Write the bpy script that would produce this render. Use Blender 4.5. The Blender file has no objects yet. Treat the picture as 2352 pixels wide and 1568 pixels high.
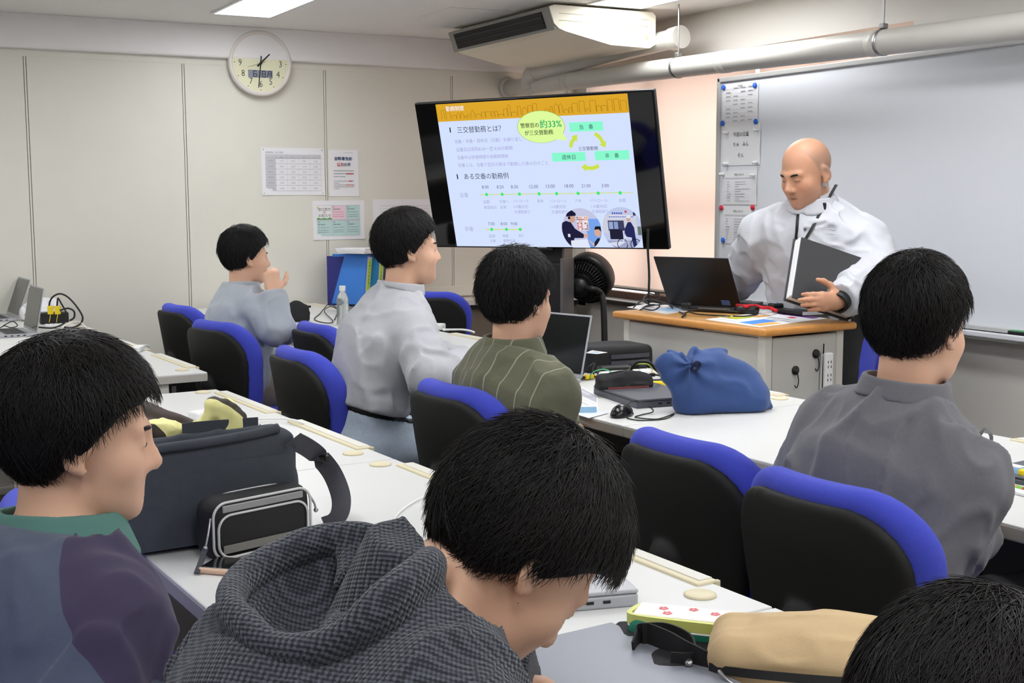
import bpy, bmesh, math, random
import numpy as np
from mathutils import Vector, Matrix
random.seed(4); RNG = np.random.default_rng(4)
PI = math.pi
SC = bpy.context.scene
COL = SC.collection
V3 = lambda *a: np.array(a, float)

# ---------------------------------------------------------------- camera, solved from the room's vanishing lines
FOC, PITCH, ROLL, YAW, DYAW = 2886.55, .11591, .00308, .49883, .05722
CAM = V3(0, 0, 1.3853)
def _cam_axes():
    cp, sp = math.cos(PITCH), math.sin(PITCH)
    f = V3(0, cp, -sp); r = V3(1, 0, 0); d = np.cross(f, r)
    cr, sr = math.cos(ROLL), math.sin(ROLL)
    r, d = cr*r + sr*d, -sr*r + cr*d
    c, s = math.cos(-YAW), math.sin(-YAW)
    M = np.array([[c, -s, 0], [s, c, 0], [0, 0, 1]])
    return M@r, M@d, M@f
CR, CD, CF = _cam_axes()
def ray(x, y): return CF + CR*(x-1176)/FOC + CD*(y-784)/FOC
def onplane(x, y, n, c):
    d = ray(x, y); n = np.asarray(n, float)
    return CAM + d*((c - n@CAM)/(n@d))
EX = V3(math.cos(DYAW), math.sin(DYAW), 0); EY = V3(-math.sin(DYAW), math.cos(DYAW), 0)   # the desk rows' own axes
DZ = .70
def atz(x, y, z=DZ): return onplane(x, y, (0, 0, 1), z)
def atX(x, y, X): return onplane(x, y, (1, 0, 0), X)
def atY(x, y, Y): return onplane(x, y, (0, 1, 0), Y)
def atu(x, y, u): return onplane(x, y, EX, u)
def atd(x, y, d): return CAM + ray(x, y)*d
def uv(u, v, z=0): return EX*u + EY*v + V3(0, 0, z)
cam = bpy.data.objects.new('camera', bpy.data.cameras.new('camera')); COL.objects.link(cam)
cam.data.sensor_width = 36; cam.data.lens = 36*FOC/2352; cam.data.clip_start = .05; cam.data.clip_end = 60
mw = Matrix.Identity(4)
for i in range(3): mw[i][0], mw[i][1], mw[i][2], mw[i][3] = CR[i], -CD[i], -CF[i], CAM[i]
cam.matrix_world = mw; SC.camera = cam
SC.view_settings.view_transform = 'Standard'; SC.view_settings.look = 'None'; SC.view_settings.gamma = 1
SC.view_settings.exposure = 0; SC.view_settings.use_curve_mapping = False

# ---------------------------------------------------------------- materials
MATS = {}
def lin(c): return tuple((x/12.92 if x <= .04045 else ((x+.055)/1.055)**2.4) for x in (v/255 for v in c))
def mat(name, rgb, rough=.5, metal=0, spec=.5, noise=0, nscale=30, bump=0, bscale=200, emit=None, estr=1, alpha=1, trans=0, sheen=0, ior=1.45, sss=0):
    if name in MATS: return MATS[name]
    m = bpy.data.materials.new(name); m.use_nodes = True; nt = m.node_tree; b = nt.nodes['Principled BSDF']
    c = lin(rgb); b.inputs['Base Color'].default_value = (*c, 1); b.inputs['Roughness'].default_value = rough
    b.inputs['Metallic'].default_value = metal; b.inputs['Specular IOR Level'].default_value = spec; b.inputs['IOR'].default_value = ior
    b.inputs['Transmission Weight'].default_value = trans; b.inputs['Alpha'].default_value = alpha
    if sheen: b.inputs['Sheen Weight'].default_value = sheen; b.inputs['Sheen Roughness'].default_value = .4
    if sss: b.inputs['Subsurface Weight'].default_value = sss; b.inputs['Subsurface Radius'].default_value = (.012, .005, .003); b.inputs['Subsurface Scale'].default_value = 1
    if emit is not None: b.inputs['Emission Color'].default_value = (*lin(emit), 1); b.inputs['Emission Strength'].default_value = estr
    N, L = nt.nodes.new, nt.links.new
    if noise or bump:
        tc = N('ShaderNodeTexCoord')
    if noise:
        n = N('ShaderNodeTexNoise'); n.inputs['Scale'].default_value = nscale; n.inputs['Detail'].default_value = 3; L(tc.outputs['Object'], n.inputs['Vector'])
        mx = N('ShaderNodeMix'); mx.data_type = 'RGBA'
        mx.inputs['A'].default_value = (*[v*(1-noise) for v in c], 1); mx.inputs['B'].default_value = (*[min(1, v*(1+noise)) for v in c], 1)
        L(n.outputs['Fac'], mx.inputs['Factor']); L(mx.outputs['Result'], b.inputs['Base Color'])
    if bump:
        n2 = N('ShaderNodeTexNoise'); n2.inputs['Scale'].default_value = bscale; n2.inputs['Detail'].default_value = 2; L(tc.outputs['Object'], n2.inputs['Vector'])
        bp = N('ShaderNodeBump'); bp.inputs['Strength'].default_value = bump; bp.inputs['Distance'].default_value = .002
        L(n2.outputs['Fac'], bp.inputs['Height']); L(bp.outputs['Normal'], b.inputs['Normal'])
    MATS[name] = m; return m
def glow(name, rgb, s=1):
    if name in MATS: return MATS[name]
    m = bpy.data.materials.new(name); m.use_nodes = True; nt = m.node_tree; nt.nodes.clear()
    e = nt.nodes.new('ShaderNodeEmission'); o = nt.nodes.new('ShaderNodeOutputMaterial')
    e.inputs[0].default_value = (*lin(rgb), 1); e.inputs[1].default_value = s; nt.links.new(e.outputs[0], o.inputs[0])
    MATS[name] = m; return m

# ---------------------------------------------------------------- objects, tags
def tag(o, label=None, cat=None, group=None, kind=None):
    if label: o['label'] = label
    if cat: o['category'] = cat
    if group: o['group'] = group
    if kind: o['kind'] = kind
    return o
def thing(name, label, cat, loc=(0, 0, 0), rz=0, group=None):
    o = bpy.data.objects.new(name, None); COL.objects.link(o); o.empty_display_size = .05
    o.location = tuple(loc); o.rotation_euler = (0, 0, rz); return tag(o, label, cat, group)
def link(name, me, parent=None):
    o = bpy.data.objects.new(name, me); COL.objects.link(o)
    if parent is not None: o.parent = parent
    return o
def copy_tree(o, parent=None):
    c = o.copy(); COL.objects.link(c)
    if parent is not None: c.parent = parent
    for ch in list(o.children): copy_tree(ch, c)
    return c

def frame(zdir, xhint=(1, 0, 0)):
    z = np.asarray(zdir, float); z = z/np.linalg.norm(z); x = np.asarray(xhint, float); x = x - z*(x@z)
    if np.linalg.norm(x) < 1e-6: x = np.cross((0, 1, .3), z)
    x = x/np.linalg.norm(x); return np.array([x, np.cross(z, x), z]).T
def rotz(a): return np.array([[math.cos(a), -math.sin(a), 0], [math.sin(a), math.cos(a), 0], [0, 0, 1]])
def rotx(a): return np.array([[1, 0, 0], [0, math.cos(a), -math.sin(a)], [0, math.sin(a), math.cos(a)]])
def roty(a): return np.array([[math.cos(a), 0, math.sin(a)], [0, 1, 0], [-math.sin(a), 0, math.cos(a)]])
def spline(pts, n=8, closed=False):
    P = np.asarray(pts, float); m = len(P); out = []
    for i in range(m if closed else m-1):
        p0, p1, p2, p3 = (P[(i-1) % m], P[i], P[(i+1) % m], P[(i+2) % m]) if closed else (P[max(i-1, 0)], P[i], P[i+1], P[min(i+2, m-1)])
        for k in range(n):
            t = k/n; out.append(.5*((2*p1)+(p2-p0)*t+(2*p0-5*p1+4*p2-p3)*t*t+(3*p1-p0-3*p2+p3)*t**3))
    if not closed: out.append(P[-1])
    return np.array(out)

class MB:
    """collects shapes into one mesh"""
    def __init__(s): s.v = []; s.f = []; s.m = []; s.sm = []; s.n = 0; s.mi = 0; s.M = np.eye(3); s.t = np.zeros(3)
    def at(s, t=(0, 0, 0), M=None): s.t = np.asarray(t, float); s.M = np.eye(3) if M is None else np.asarray(M, float); return s
    def mat(s, i): s.mi = i; return s
    def add(s, v, f, smooth=False):
        v = np.asarray(v, float)@s.M.T + s.t; s.v.append(v)
        for q in f: s.f.append(tuple(int(i)+s.n for i in q)); s.m.append(s.mi); s.sm.append(smooth)
        s.n += len(v); return s
    def box(s, c, d, b=0, seg=2, R=None):
        c = np.asarray(c, float); h = np.asarray(d, float)/2
        if b <= 0:
            v = [(x*h[0], y*h[1], z*h[2]) for x in (-1, 1) for y in (-1, 1) for z in (-1, 1)]
            f = [(0, 1, 3, 2), (4, 6, 7, 5), (0, 4, 5, 1), (2, 3, 7, 6), (0, 2, 6, 4), (1, 5, 7, 3)]
        else:
            bm = bmesh.new(); bmesh.ops.create_cube(bm, size=1)
            for q in bm.verts: q.co = Vector((q.co[0]*2*h[0], q.co[1]*2*h[1], q.co[2]*2*h[2]))
            bmesh.ops.bevel(bm, geom=list(bm.edges), offset=min(b, h.min()*.98), segments=seg, profile=.5, affect='EDGES')
            bm.verts.index_update(); v = [tuple(q.co) for q in bm.verts]; f = [tuple(q.index for q in p.verts) for p in bm.faces]; bm.free()
        v = np.array(v)
        if R is not None: v = v@np.asarray(R).T
        return s.add(v+c, f)
    def prism(s, poly, z0, z1, R=None, c=(0, 0, 0)):
        n = len(poly); v = np.array([(x, y, z0) for x, y in poly]+[(x, y, z1) for x, y in poly], float)
        f = [tuple(range(n-1, -1, -1)), tuple(range(n, 2*n))]+[(i, (i+1) % n, n+(i+1) % n, n+i) for i in range(n)]
        if R is not None: v = v@np.asarray(R).T
        return s.add(v+np.asarray(c, float), f)
    def cyl(s, a, b, r, r2=None, n=20, caps=True, smooth=True):
        a = np.asarray(a, float); b = np.asarray(b, float); r2 = r if r2 is None else r2; F = frame(b-a)
        an = np.linspace(0, 2*PI, n, endpoint=False); ring = np.c_[np.cos(an), np.sin(an), 0*an]@F.T
        v = np.r_[a+ring*r, b+ring*r2]; s.add(v, [(i, (i+1) % n, n+(i+1) % n, n+i) for i in range(n)], smooth)
        if caps: s.add(np.r_[a+ring*r, b+ring*r2], [tuple(range(n-1, -1, -1)), tuple(range(n, 2*n))])
        return s
    def tube(s, pts, r, n=8, closed=False, flat=None, up=(0, 0, 1)):
        """round tube, or with flat=(w,h) a strap of that section"""
        P = np.asarray(pts, float); m = len(P); T = np.gradient(P, axis=0) if not closed else np.roll(P, -1, 0)-np.roll(P, 1, 0)
        T = T/np.maximum(np.linalg.norm(T, axis=1), 1e-9)[:, None]
        u = np.asarray(up, float); rr = np.full(m, r) if np.isscalar(r) else np.asarray(r, float); V = []
        an = np.linspace(0, 2*PI, n, endpoint=False); prev = None
        for i in range(m):
            if flat is not None: x = np.cross(u if u.ndim == 1 else u[i], T[i])
            elif prev is None: x = np.cross(u, T[i])
            else: x = prev
            x = x-T[i]*(x@T[i])
            if np.linalg.norm(x) < 1e-6: x = np.cross((.3, .8, .1), T[i])
            x = x/np.linalg.norm(x); y = np.cross(T[i], x); prev = x
            if flat is not None:
                w, h = flat[0]/2, flat[1]/2; V += [P[i]+x*w+y*h, P[i]-x*w+y*h, P[i]-x*w-y*h, P[i]+x*w-y*h]
            else: V += list(P[i]+rr[i]*(np.cos(an)[:, None]*x+np.sin(an)[:, None]*y))
        k = 4 if flat is not None else n
        f = [(i*k+j, i*k+(j+1) % k, ((i+1) % m)*k+(j+1) % k, ((i+1) % m)*k+j) for i in range(m if closed else m-1) for j in range(k)]
        if not closed: f += [tuple(range(k-1, -1, -1)), tuple((m-1)*k+j for j in range(k))]
        return s.add(V, f, flat is None)
    def lathe(s, prof, c=(0, 0, 0), axis=(0, 0, 1), n=32, smooth=True):
        F = frame(axis); an = np.linspace(0, 2*PI, n, endpoint=False); m = len(prof)
        v = [F@V3(r*math.cos(t), r*math.sin(t), z)+np.asarray(c, float) for r, z in prof for t in an]
        f = [(i*n+j, i*n+(j+1) % n, (i+1)*n+(j+1) % n, (i+1)*n+j) for i in range(m-1) for j in range(n)]
        f += [tuple(range(n-1, -1, -1)), tuple((m-1)*n+j for j in range(n))]
        return s.add(v, f, smooth)
    def sphere(s, c, r, n=16, R=None):
        r = np.broadcast_to(np.asarray(r, float), 3); v = []; f = []; m = n//2
        for i in range(m+1):
            for j in range(n):
                t = PI*i/m; p = 2*PI*j/n; v.append((r[0]*math.sin(t)*math.cos(p), r[1]*math.sin(t)*math.sin(p), -r[2]*math.cos(t)))
        f = [(i*n+j, i*n+(j+1) % n, (i+1)*n+(j+1) % n, (i+1)*n+j) for i in range(m) for j in range(n)]
        v = np.array(v)
        if R is not None: v = v@np.asarray(R).T
        return s.add(v+np.asarray(c, float), f, True)
    def grid(s, P, smooth=True, thick=0):
        """P: (m,n,3) points; a sheet, doubled when thick"""
        m, n = P.shape[:2]; Q = P.reshape(-1, 3)
        f = [(i*n+j, i*n+j+1, (i+1)*n+j+1, (i+1)*n+j) for i in range(m-1) for j in range(n-1)]
        if not thick: return s.add(Q, f, smooth)
        a = np.gradient(P, axis=0); b = np.gradient(P, axis=1); N = np.cross(a, b); N /= np.maximum(np.linalg.norm(N, axis=2), 1e-9)[..., None]
        Q2 = (P-N*thick).reshape(-1, 3); k = m*n
        f2 = [tuple(k+i for i in q[::-1]) for q in f]
        bd = [j for j in range(n)]+[i*n+n-1 for i in range(1, m)]+[(m-1)*n+j for j in range(n-2, -1, -1)]+[i*n for i in range(m-2, 0, -1)]
        s.add(Q, f, smooth); s.add(Q2, [tuple(i-k for i in q) for q in f2], smooth); m_ = len(bd)
        return s.add(np.r_[Q[bd], Q2[bd]], [(i, m_+i, m_+(i+1) % m_, (i+1) % m_) for i in range(m_)])
    def text(s, txt, x, y, size, z=0, align='LEFT', bold=0, R=None, c=(0, 0, 0), sx=1):
        v, f = text_mesh(txt, size, align, bold)
        v = v*V3(sx, 1, 1)+V3(x, y, z)
        if R is not None: v = v@np.asarray(R).T
        return s.add(v+np.asarray(c, float), f)
    def rect(s, x0, y0, x1, y1, z=0): return s.add([(x0, y0, z), (x1, y0, z), (x1, y1, z), (x0, y1, z)], [(0, 1, 2, 3)])
    def poly(s, pts, z=0): return s.add([(x, y, z) for x, y in pts], [tuple(range(len(pts)))])
    def build(s, name, mats, parent=None, bevel=0):
        me = bpy.data.meshes.new(name); v = np.concatenate(s.v) if s.v else np.zeros((0, 3))
        me.from_pydata(v.tolist(), [], s.f)
        for m in (mats if isinstance(mats, (list, tuple)) else [mats]): me.materials.append(m)
        me.polygons.foreach_set('material_index', s.m); me.polygons.foreach_set('use_smooth', s.sm); me.update()
        o = link(name, me, parent)
        if bevel:
            b = o.modifiers.new('bevel', 'BEVEL'); b.width = bevel; b.segments = 2; b.limit_method = 'ANGLE'
        return o
_TC = {}
def text_mesh(txt, size, align='LEFT', bold=0):
    k = (txt, align, bold)
    if k not in _TC:
        c = bpy.data.curves.new('t', 'FONT'); c.body = txt; c.size = 1; c.align_x = align; c.align_y = 'CENTER'; c.resolution_u = 2; c.offset = bold; c.fill_mode = 'FRONT'
        o = bpy.data.objects.new('t', c); me = bpy.data.meshes.new_from_object(o)
        v = np.zeros(len(me.vertices)*3); me.vertices.foreach_get('co', v); v = v.reshape(-1, 3)
        f = [tuple(p.vertices) for p in me.polygons]
        if len(v): v[:, 1] -= (v[:, 1].min()+v[:, 1].max())/2
        bpy.data.objects.remove(o); bpy.data.curves.remove(c); bpy.data.meshes.remove(me); _TC[k] = (v, f)
    v, f = _TC[k]; return v*V3(size, size, 0), f
def structure(o): o['kind'] = 'structure'; return o
# ---------------------------------------------------------------- smooth solids: primitives blended together and skinned into one surface
def _hash(ix, iy, iz):
    h = (ix.astype(np.int64)*374761393 + iy.astype(np.int64)*668265263 + iz.astype(np.int64)*2147483647) & 0xffffffff
    h = ((h ^ (h >> 13))*1274126177) & 0xffffffff
    return ((h ^ (h >> 16)) & 0xffff).astype(np.float32)/32767.5-1
def noise3(p, s=1., seed=0):
    q = p*s+seed*17.3; i = np.floor(q); f = (q-i).astype(np.float32); i = i.astype(np.int64); f = f*f*(3-2*f); r = 0
    for a in (0, 1):
        wa = f[:, 0] if a else 1-f[:, 0]
        for b in (0, 1):
            wb = f[:, 1] if b else 1-f[:, 1]
            for c in (0, 1):
                wc = f[:, 2] if c else 1-f[:, 2]
                r = r+wa*wb*wc*_hash(i[:, 0]+a, i[:, 1]+b, i[:, 2]+c)
    return r
def ridged(p, s, seed=0): return 1-np.abs(noise3(p, s, seed))*2
def smin(a, b, k):
    if k <= 0: return np.minimum(a, b)
    h = np.maximum(k-np.abs(a-b), 0)/k; return np.minimum(a, b)-h*h*k*.25
def smax(a, b, k): return -smin(-a, -b, k)
def s_cone(a, b, ra, rb=None, side=None, ratio=1):
    a = np.asarray(a, float); b = np.asarray(b, float); rb = ra if rb is None else rb; ab = b-a; L = ab@ab+1e-12
    if side is not None:
        s = np.asarray(side, float); s = s/np.linalg.norm(s)          # squash along this direction
    def f(p):
        q = p-a; t = np.clip(q@ab/L, 0, 1); q = q-t[:, None]*ab
        if side is not None:
            w = q@s; q = q+(w*(1/ratio-1))[:, None]*s
            return (np.sqrt((q*q).sum(1))-(ra+(rb-ra)*t))*min(1, ratio*1.15)
        return np.sqrt((q*q).sum(1))-(ra+(rb-ra)*t)
    return f
def s_ell(c, r, R=None):
    c = np.asarray(c, float); r = np.broadcast_to(np.asarray(r, float), 3)
    def f(p):
        q = p-c
        if R is not None: q = q@R
        k0 = np.sqrt(((q/r)**2).sum(1)); k1 = np.sqrt(((q/r**2)**2).sum(1)); return k0*(k0-1)/np.maximum(k1, 1e-6)
    return f
def s_box(c, h, r=0., R=None):
    c = np.asarray(c, float); h = np.asarray(h, float)-r
    def f(p):
        q = p-c
        if R is not None: q = q@R
        q = np.abs(q)-h; return np.sqrt((np.maximum(q, 0)**2).sum(1))+np.minimum(q.max(1), 0)-r
    return f
class Blend:
    """ordered list of (fn, blend radius, sign) evaluated in turn"""
    def __init__(s): s.l = []
    def add(s, f, k=.02): s.l.append((f, k, 1)); return s
    def cut(s, f, k=.01): s.l.append((f, k, -1)); return s
    def chain(s, pts, rad, k=.02, **kw):
        for i in range(len(pts)-1): s.add(s_cone(pts[i], pts[i+1], rad[i], rad[i+1], **kw), k if i == 0 else max(k*.6, .004))
        return s
    def __call__(s, p):
        d = np.full(len(p), 1e3)
        for f, k, g in s.l: d = smin(d, f(p), k) if g > 0 else smax(d, -f(p), k)
        return d

def skin(fn, lo, hi, res, B=8):
    """surface nets on a sparse grid; returns verts, quads"""
    lo = np.asarray(lo, float); n = np.ceil((np.asarray(hi)-lo)/res/B).astype(int)*B; nb = n//B
    I = np.stack(np.meshgrid(*[np.arange(k) for k in nb], indexing='ij'), -1).reshape(-1, 3)
    cen = lo+(I*B+(B-1)/2)*res; dc = fn(cen); act = np.abs(dc) < B*res*1.25+.012
    D = np.repeat(np.repeat(np.repeat(dc.reshape(nb), B, 0), B, 1), B, 2).astype(np.float32)
    off = np.stack(np.meshgrid(*[np.arange(B)]*3, indexing='ij'), -1).reshape(-1, 3)
    A = I[act]
    for k in range(0, len(A), 600):
        idx = (A[k:k+600, None, :]*B+off[None]).reshape(-1, 3)
        D[idx[:, 0], idx[:, 1], idx[:, 2]] = fn(lo+idx*res)
    S = D < 0; c8 = [(a, b, c) for a in (0, 1) for b in (0, 1) for c in (0, 1)]
    sl = lambda X, o: X[o[0]:X.shape[0]-1+o[0], o[1]:X.shape[1]-1+o[1], o[2]:X.shape[2]-1+o[2]]
    cnt = sum(sl(S, o).astype(np.int8) for o in c8); cells = np.argwhere((cnt > 0) & (cnt < 8))
    vid = -np.ones(np.array(D.shape)-1, np.int64); vid[tuple(cells.T)] = np.arange(len(cells))
    val = np.stack([D[cells[:, 0]+o[0], cells[:, 1]+o[1], cells[:, 2]+o[2]] for o in c8], 1)
    acc = np.zeros((len(cells), 3)); w = np.zeros(len(cells)); C8 = np.array(c8, float)
    for i in range(8):
        for j in range(i+1, 8):
            if np.abs(C8[i]-C8[j]).sum() != 1: continue
            a, b = val[:, i], val[:, j]; m = (a < 0) != (b < 0); t = np.where(m, a/np.where(m, a-b, 1), 0)
            acc += np.where(m[:, None], C8[i]+t[:, None]*(C8[j]-C8[i]), 0); w += m
    V = lo+(cells+acc/w[:, None])*res; Q = []
    for ax in range(3):
        o = [0, 0, 0]; o[ax] = 1; u, v = [(1, 2), (2, 0), (0, 1)][ax]
        s0 = S[tuple(slice(0, D.shape[k]-o[k]) for k in range(3))]; s1 = S[tuple(slice(o[k], D.shape[k]) for k in range(3))]
        E = np.argwhere(s0 != s1); E = E[(E[:, u] > 0) & (E[:, v] > 0) & (E[:, u] < D.shape[u]-1) & (E[:, v] < D.shape[v]-1)]
        du = np.zeros(3, int); du[u] = 1; dv = np.zeros(3, int); dv[v] = 1
        q = np.stack([vid[tuple((E-x).T)] for x in (du+dv, dv, 0*du, du)], 1); fl = s0[tuple(E.T)]
        q = np.where(fl[:, None], q, q[:, ::-1]); Q.append(q[(q >= 0).all(1)])
    return V, np.concatenate(Q)
def solid(name, fn, lo, hi, res, mats, parent=None, pick=None, color=None, keep=None):
    """skin fn into a mesh object; pick(face centres) -> material index, color(verts) -> rgb attribute"""
    V, Q = skin(fn, lo, hi, res)
    if keep is not None:
        ok = keep(V[Q].mean(1)); Q = Q[ok]; used = np.unique(Q); mp = -np.ones(len(V), int); mp[used] = np.arange(len(used)); V = V[used]; Q = mp[Q]
    return mesh_arr(name, V, Q, mats, parent, pick, color)
def mesh_arr(name, V, Q, mats, parent=None, pick=None, color=None, smooth=True):
    me = bpy.data.meshes.new(name); k = Q.shape[1]
    me.vertices.add(len(V)); me.vertices.foreach_set('co', V.astype(np.float32).ravel())
    me.loops.add(len(Q)*k); me.loops.foreach_set('vertex_index', Q.astype(np.int32).ravel())
    me.polygons.add(len(Q)); me.polygons.foreach_set('loop_start', np.arange(len(Q), dtype=np.int32)*k)
    me.polygons.foreach_set('use_smooth', np.full(len(Q), smooth))
    for m in (mats if isinstance(mats, (list, tuple)) else [mats]): me.materials.append(m)
    if pick is not None: me.polygons.foreach_set('material_index', pick(V[Q].mean(1)).astype(np.int32))
    me.update(calc_edges=True)
    if color is not None:
        a = me.color_attributes.new('tone', 'FLOAT_COLOR', 'POINT'); c = np.ones((len(V), 4), np.float32); c[:, :3] = color(V); a.data.foreach_set('color', c.ravel())
    return link(name, me, parent)
# ---------------------------------------------------------------- the room
YB, XH, XW, ZC = 7.736, 4.45, 4.75, 2.415
X0, Y0 = -3.2, -3.2
m_wall = mat('wall_panel_beige', (225, 223, 211), .55, noise=.03, nscale=5, bump=.05, bscale=500)
m_beam = mat('painted_white', (238, 236, 235), .6, noise=.02, nscale=8)
m_ceil = mat('ceiling_board', (240, 237, 233), .85, noise=.05, nscale=60, bump=.35, bscale=260)
m_wallR = mat('wall_paint_warm', (226, 222, 214), .7, noise=.025, nscale=6, bump=.04, bscale=300)
m_groove = mat('groove_dark', (120, 112, 98), .7)
m_floor = mat('carpet_dark', (86, 80, 74), .95, noise=.25, nscale=220, bump=.6, bscale=500, spec=.1)
m_white = mat('white_plastic', (236, 236, 234), .4)
m_black = mat('black_plastic', (24, 24, 25), .45)
m_dark = mat('dark_plastic', (42, 42, 44), .55)
m_chrome = mat('chrome', (215, 215, 218), .18, 1)
m_steel = mat('brushed_steel', (170, 170, 172), .35, 1)

b = MB(); b.box((.8, 2.3, -.05), (8.2, 11.2, .1)); structure(b.build('floor', m_floor))
b = MB(); b.box((.8, 2.3, ZC+.05), (8.2, 11.2, .1)); structure(b.build('ceiling', m_ceil))
# back wall: 0.9 m panels with a double joint strip between them
b = MB(); b.box((.8, YB+.06, 1.2), (8.2, .1, 2.5)); b.mat(1)
seams = [1.057+.9003*k for k in range(-5, 5)]
xs = [X0-.1]+seams+[XW+.1]
b.mat(0)
for i in range(len(xs)-1):
    a0, a1 = xs[i]+.009, xs[i+1]-.009; b.box(((a0+a1)/2, YB+.006, 1.09), (a1-a0, .012, 2.178))
b.mat(1)
for s in seams: b.box((s, YB+.0095, 1.09), (.02, .005, 2.178))
b.mat(0)
for s in seams: b.box((s, YB+.006, 1.09), (.010, .010, 2.178))
b.mat(0); b.box((.8, YB+.004, 2.2), (8.2, .012, .042))
b.mat(1); b.box((.8, YB+.008, 2.1785), (8.2, .01, .004))
structure(b.build('wall_back', [m_wall, m_groove]))
b = MB(); b.box((.8, YB-.02, 2.32), (8.2, .075, .2), .012); structure(b.build('trim_1', m_beam))
b = MB(); b.box((X0-.05, 2.3, 1.2), (.1, 11.2, 2.5)); structure(b.build('wall_left', m_wall))
b = MB(); b.box((.8, Y0-.05, 1.2), (8.2, .1, 2.5)); structure(b.build('wall_front', m_wall))
# right wall: window recess under a deep header, a pier beside it
YE, YW = 4.30, 7.60
b = MB(); b.box((XH+.2, (Y0+YE)/2, 1.21), (.4, YE-Y0, 2.42)); structure(b.build('wall_right', m_wallR))
b = MB(); b.box((XH+.2, (YE+YB)/2, 2.3), (.4, YB-YE, .25)); b.box((XH+.37, (YE+YB)/2, .335), (.16, YB-YE, .67)); b.box((XH+.37, (YW+YB)/2, 1.4), (.16, YB-YW, 1.6))
structure(b.build('wall_right_1', m_wallR))
b = MB(); b.box((XH+.33, (YE+YW)/2, .665), (.28, YW-YE, .03), .005); structure(b.build('trim_2', mat('sill_black', (40, 38, 36), .35)))
# aluminium window behind the roller blinds
m_alu = mat('window_aluminium', (110, 90, 78), .4, .6)
wf = MB()
for z in (.70, 1.30, 2.16): wf.box((4.83, (YE+YW)/2, z), (.05, YW-YE, .05), .004)
for y in (YE+.02, 5.2, 5.73, 6.81, YW-.02): wf.box((4.83, y, 1.43), (.06, .06, 1.48), .004)
win = structure(wf.build('window_1', m_alu))
gm = bpy.data.materials.new('window_glass'); gm.use_nodes = True; nt = gm.node_tree; nt.nodes.clear()
tr = nt.nodes.new('ShaderNodeBsdfTransparent'); gl = nt.nodes.new('ShaderNodeBsdfGlossy'); mx = nt.nodes.new('ShaderNodeMixShader'); ou = nt.nodes.new('ShaderNodeOutputMaterial')
gl.inputs['Roughness'].default_value = .02; mx.inputs[0].default_value = .06
nt.links.new(tr.outputs[0], mx.inputs[1]); nt.links.new(gl.outputs[0], mx.inputs[2]); nt.links.new(mx.outputs[0], ou.inputs[0])
b = MB(); b.box((4.83, (YE+YW)/2, 1.43), (.006, YW-YE-.06, 1.44)); g = b.build('window_pane', gm, win)
bl = bpy.data.materials.new('blind_cloth'); bl.use_nodes = True; nt = bl.node_tree; nt.nodes.clear()
t_ = nt.nodes.new('ShaderNodeBsdfTranslucent'); d_ = nt.nodes.new('ShaderNodeBsdfDiffuse'); mx = nt.nodes.new('ShaderNodeMixShader'); ou = nt.nodes.new('ShaderNodeOutputMaterial')
t_.inputs[0].default_value = (*lin((255, 242, 235)), 1); d_.inputs[0].default_value = (*lin((250, 236, 228)), 1); mx.inputs[0].default_value = .35
wv = nt.nodes.new('ShaderNodeTexNoise'); wv.inputs['Scale'].default_value = 400; bp = nt.nodes.new('ShaderNodeBump'); bp.inputs['Strength'].default_value = .1
nt.links.new(wv.outputs['Fac'], bp.inputs['Height']); nt.links.new(bp.outputs[0], d_.inputs['Normal'])
nt.links.new(t_.outputs[0], mx.inputs[1]); nt.links.new(d_.outputs[0], mx.inputs[2]); nt.links.new(mx.outputs[0], ou.inputs[0])
def blind(y0, y1, z0, label):
    t = thing('roller_blind', label, 'blind', (4.72, (y0+y1)/2, z0), 0, 'roller blinds over the window'); L = y1-y0
    b = MB(); b.box((0, 0, (2.17-z0)/2), (.002, L, 2.17-z0)); b.build('blind_cloth', bl, t)
    b = MB(); b.cyl((-.004, -L/2, .0), (-.004, L/2, .0), .013); b.build('bottom_rail', m_chrome, t)
    b = MB(); b.cyl((0, -L/2, 2.145-z0), (0, L/2, 2.145-z0), .02); b.build('roller_tube', m_alu, t)
blind(5.748, 7.53, .765, 'pale pink roller blind drawn down behind the wide screen')
blind(4.31, 5.71, .765, 'pale pink roller blind drawn down behind the whiteboard')
# shelf ledge along the back wall under the screen
t = thing('wall_ledge', 'pale shelf ledge along the back wall beyond the empty blue chair', 'ledge', (3.735, YB, 0))
b = MB(); b.box((0, -.13, .672), (1.83, .25, .035), .003); b.build('ledge_top', mat('ledge_grey', (212, 208, 202), .5), t)
b = MB(); b.box((0, -.11, .636), (1.80, .2, .03)); b.build('ledge_rail', m_dark, t)
b = MB(); b.box((0, -.1, .31), (1.79, .18, .62)); b.build('shaded_wall_panel', mat('ledge_shade_brown', (120, 110, 98), .8), t)  # stands in for the wall; its brown carries the shade under the ledge
b = MB(); b.box((4.02, YB-.012, .735), (1.4, .02, .07), .004); structure(b.build('baseboard_back', m_wall))

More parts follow.
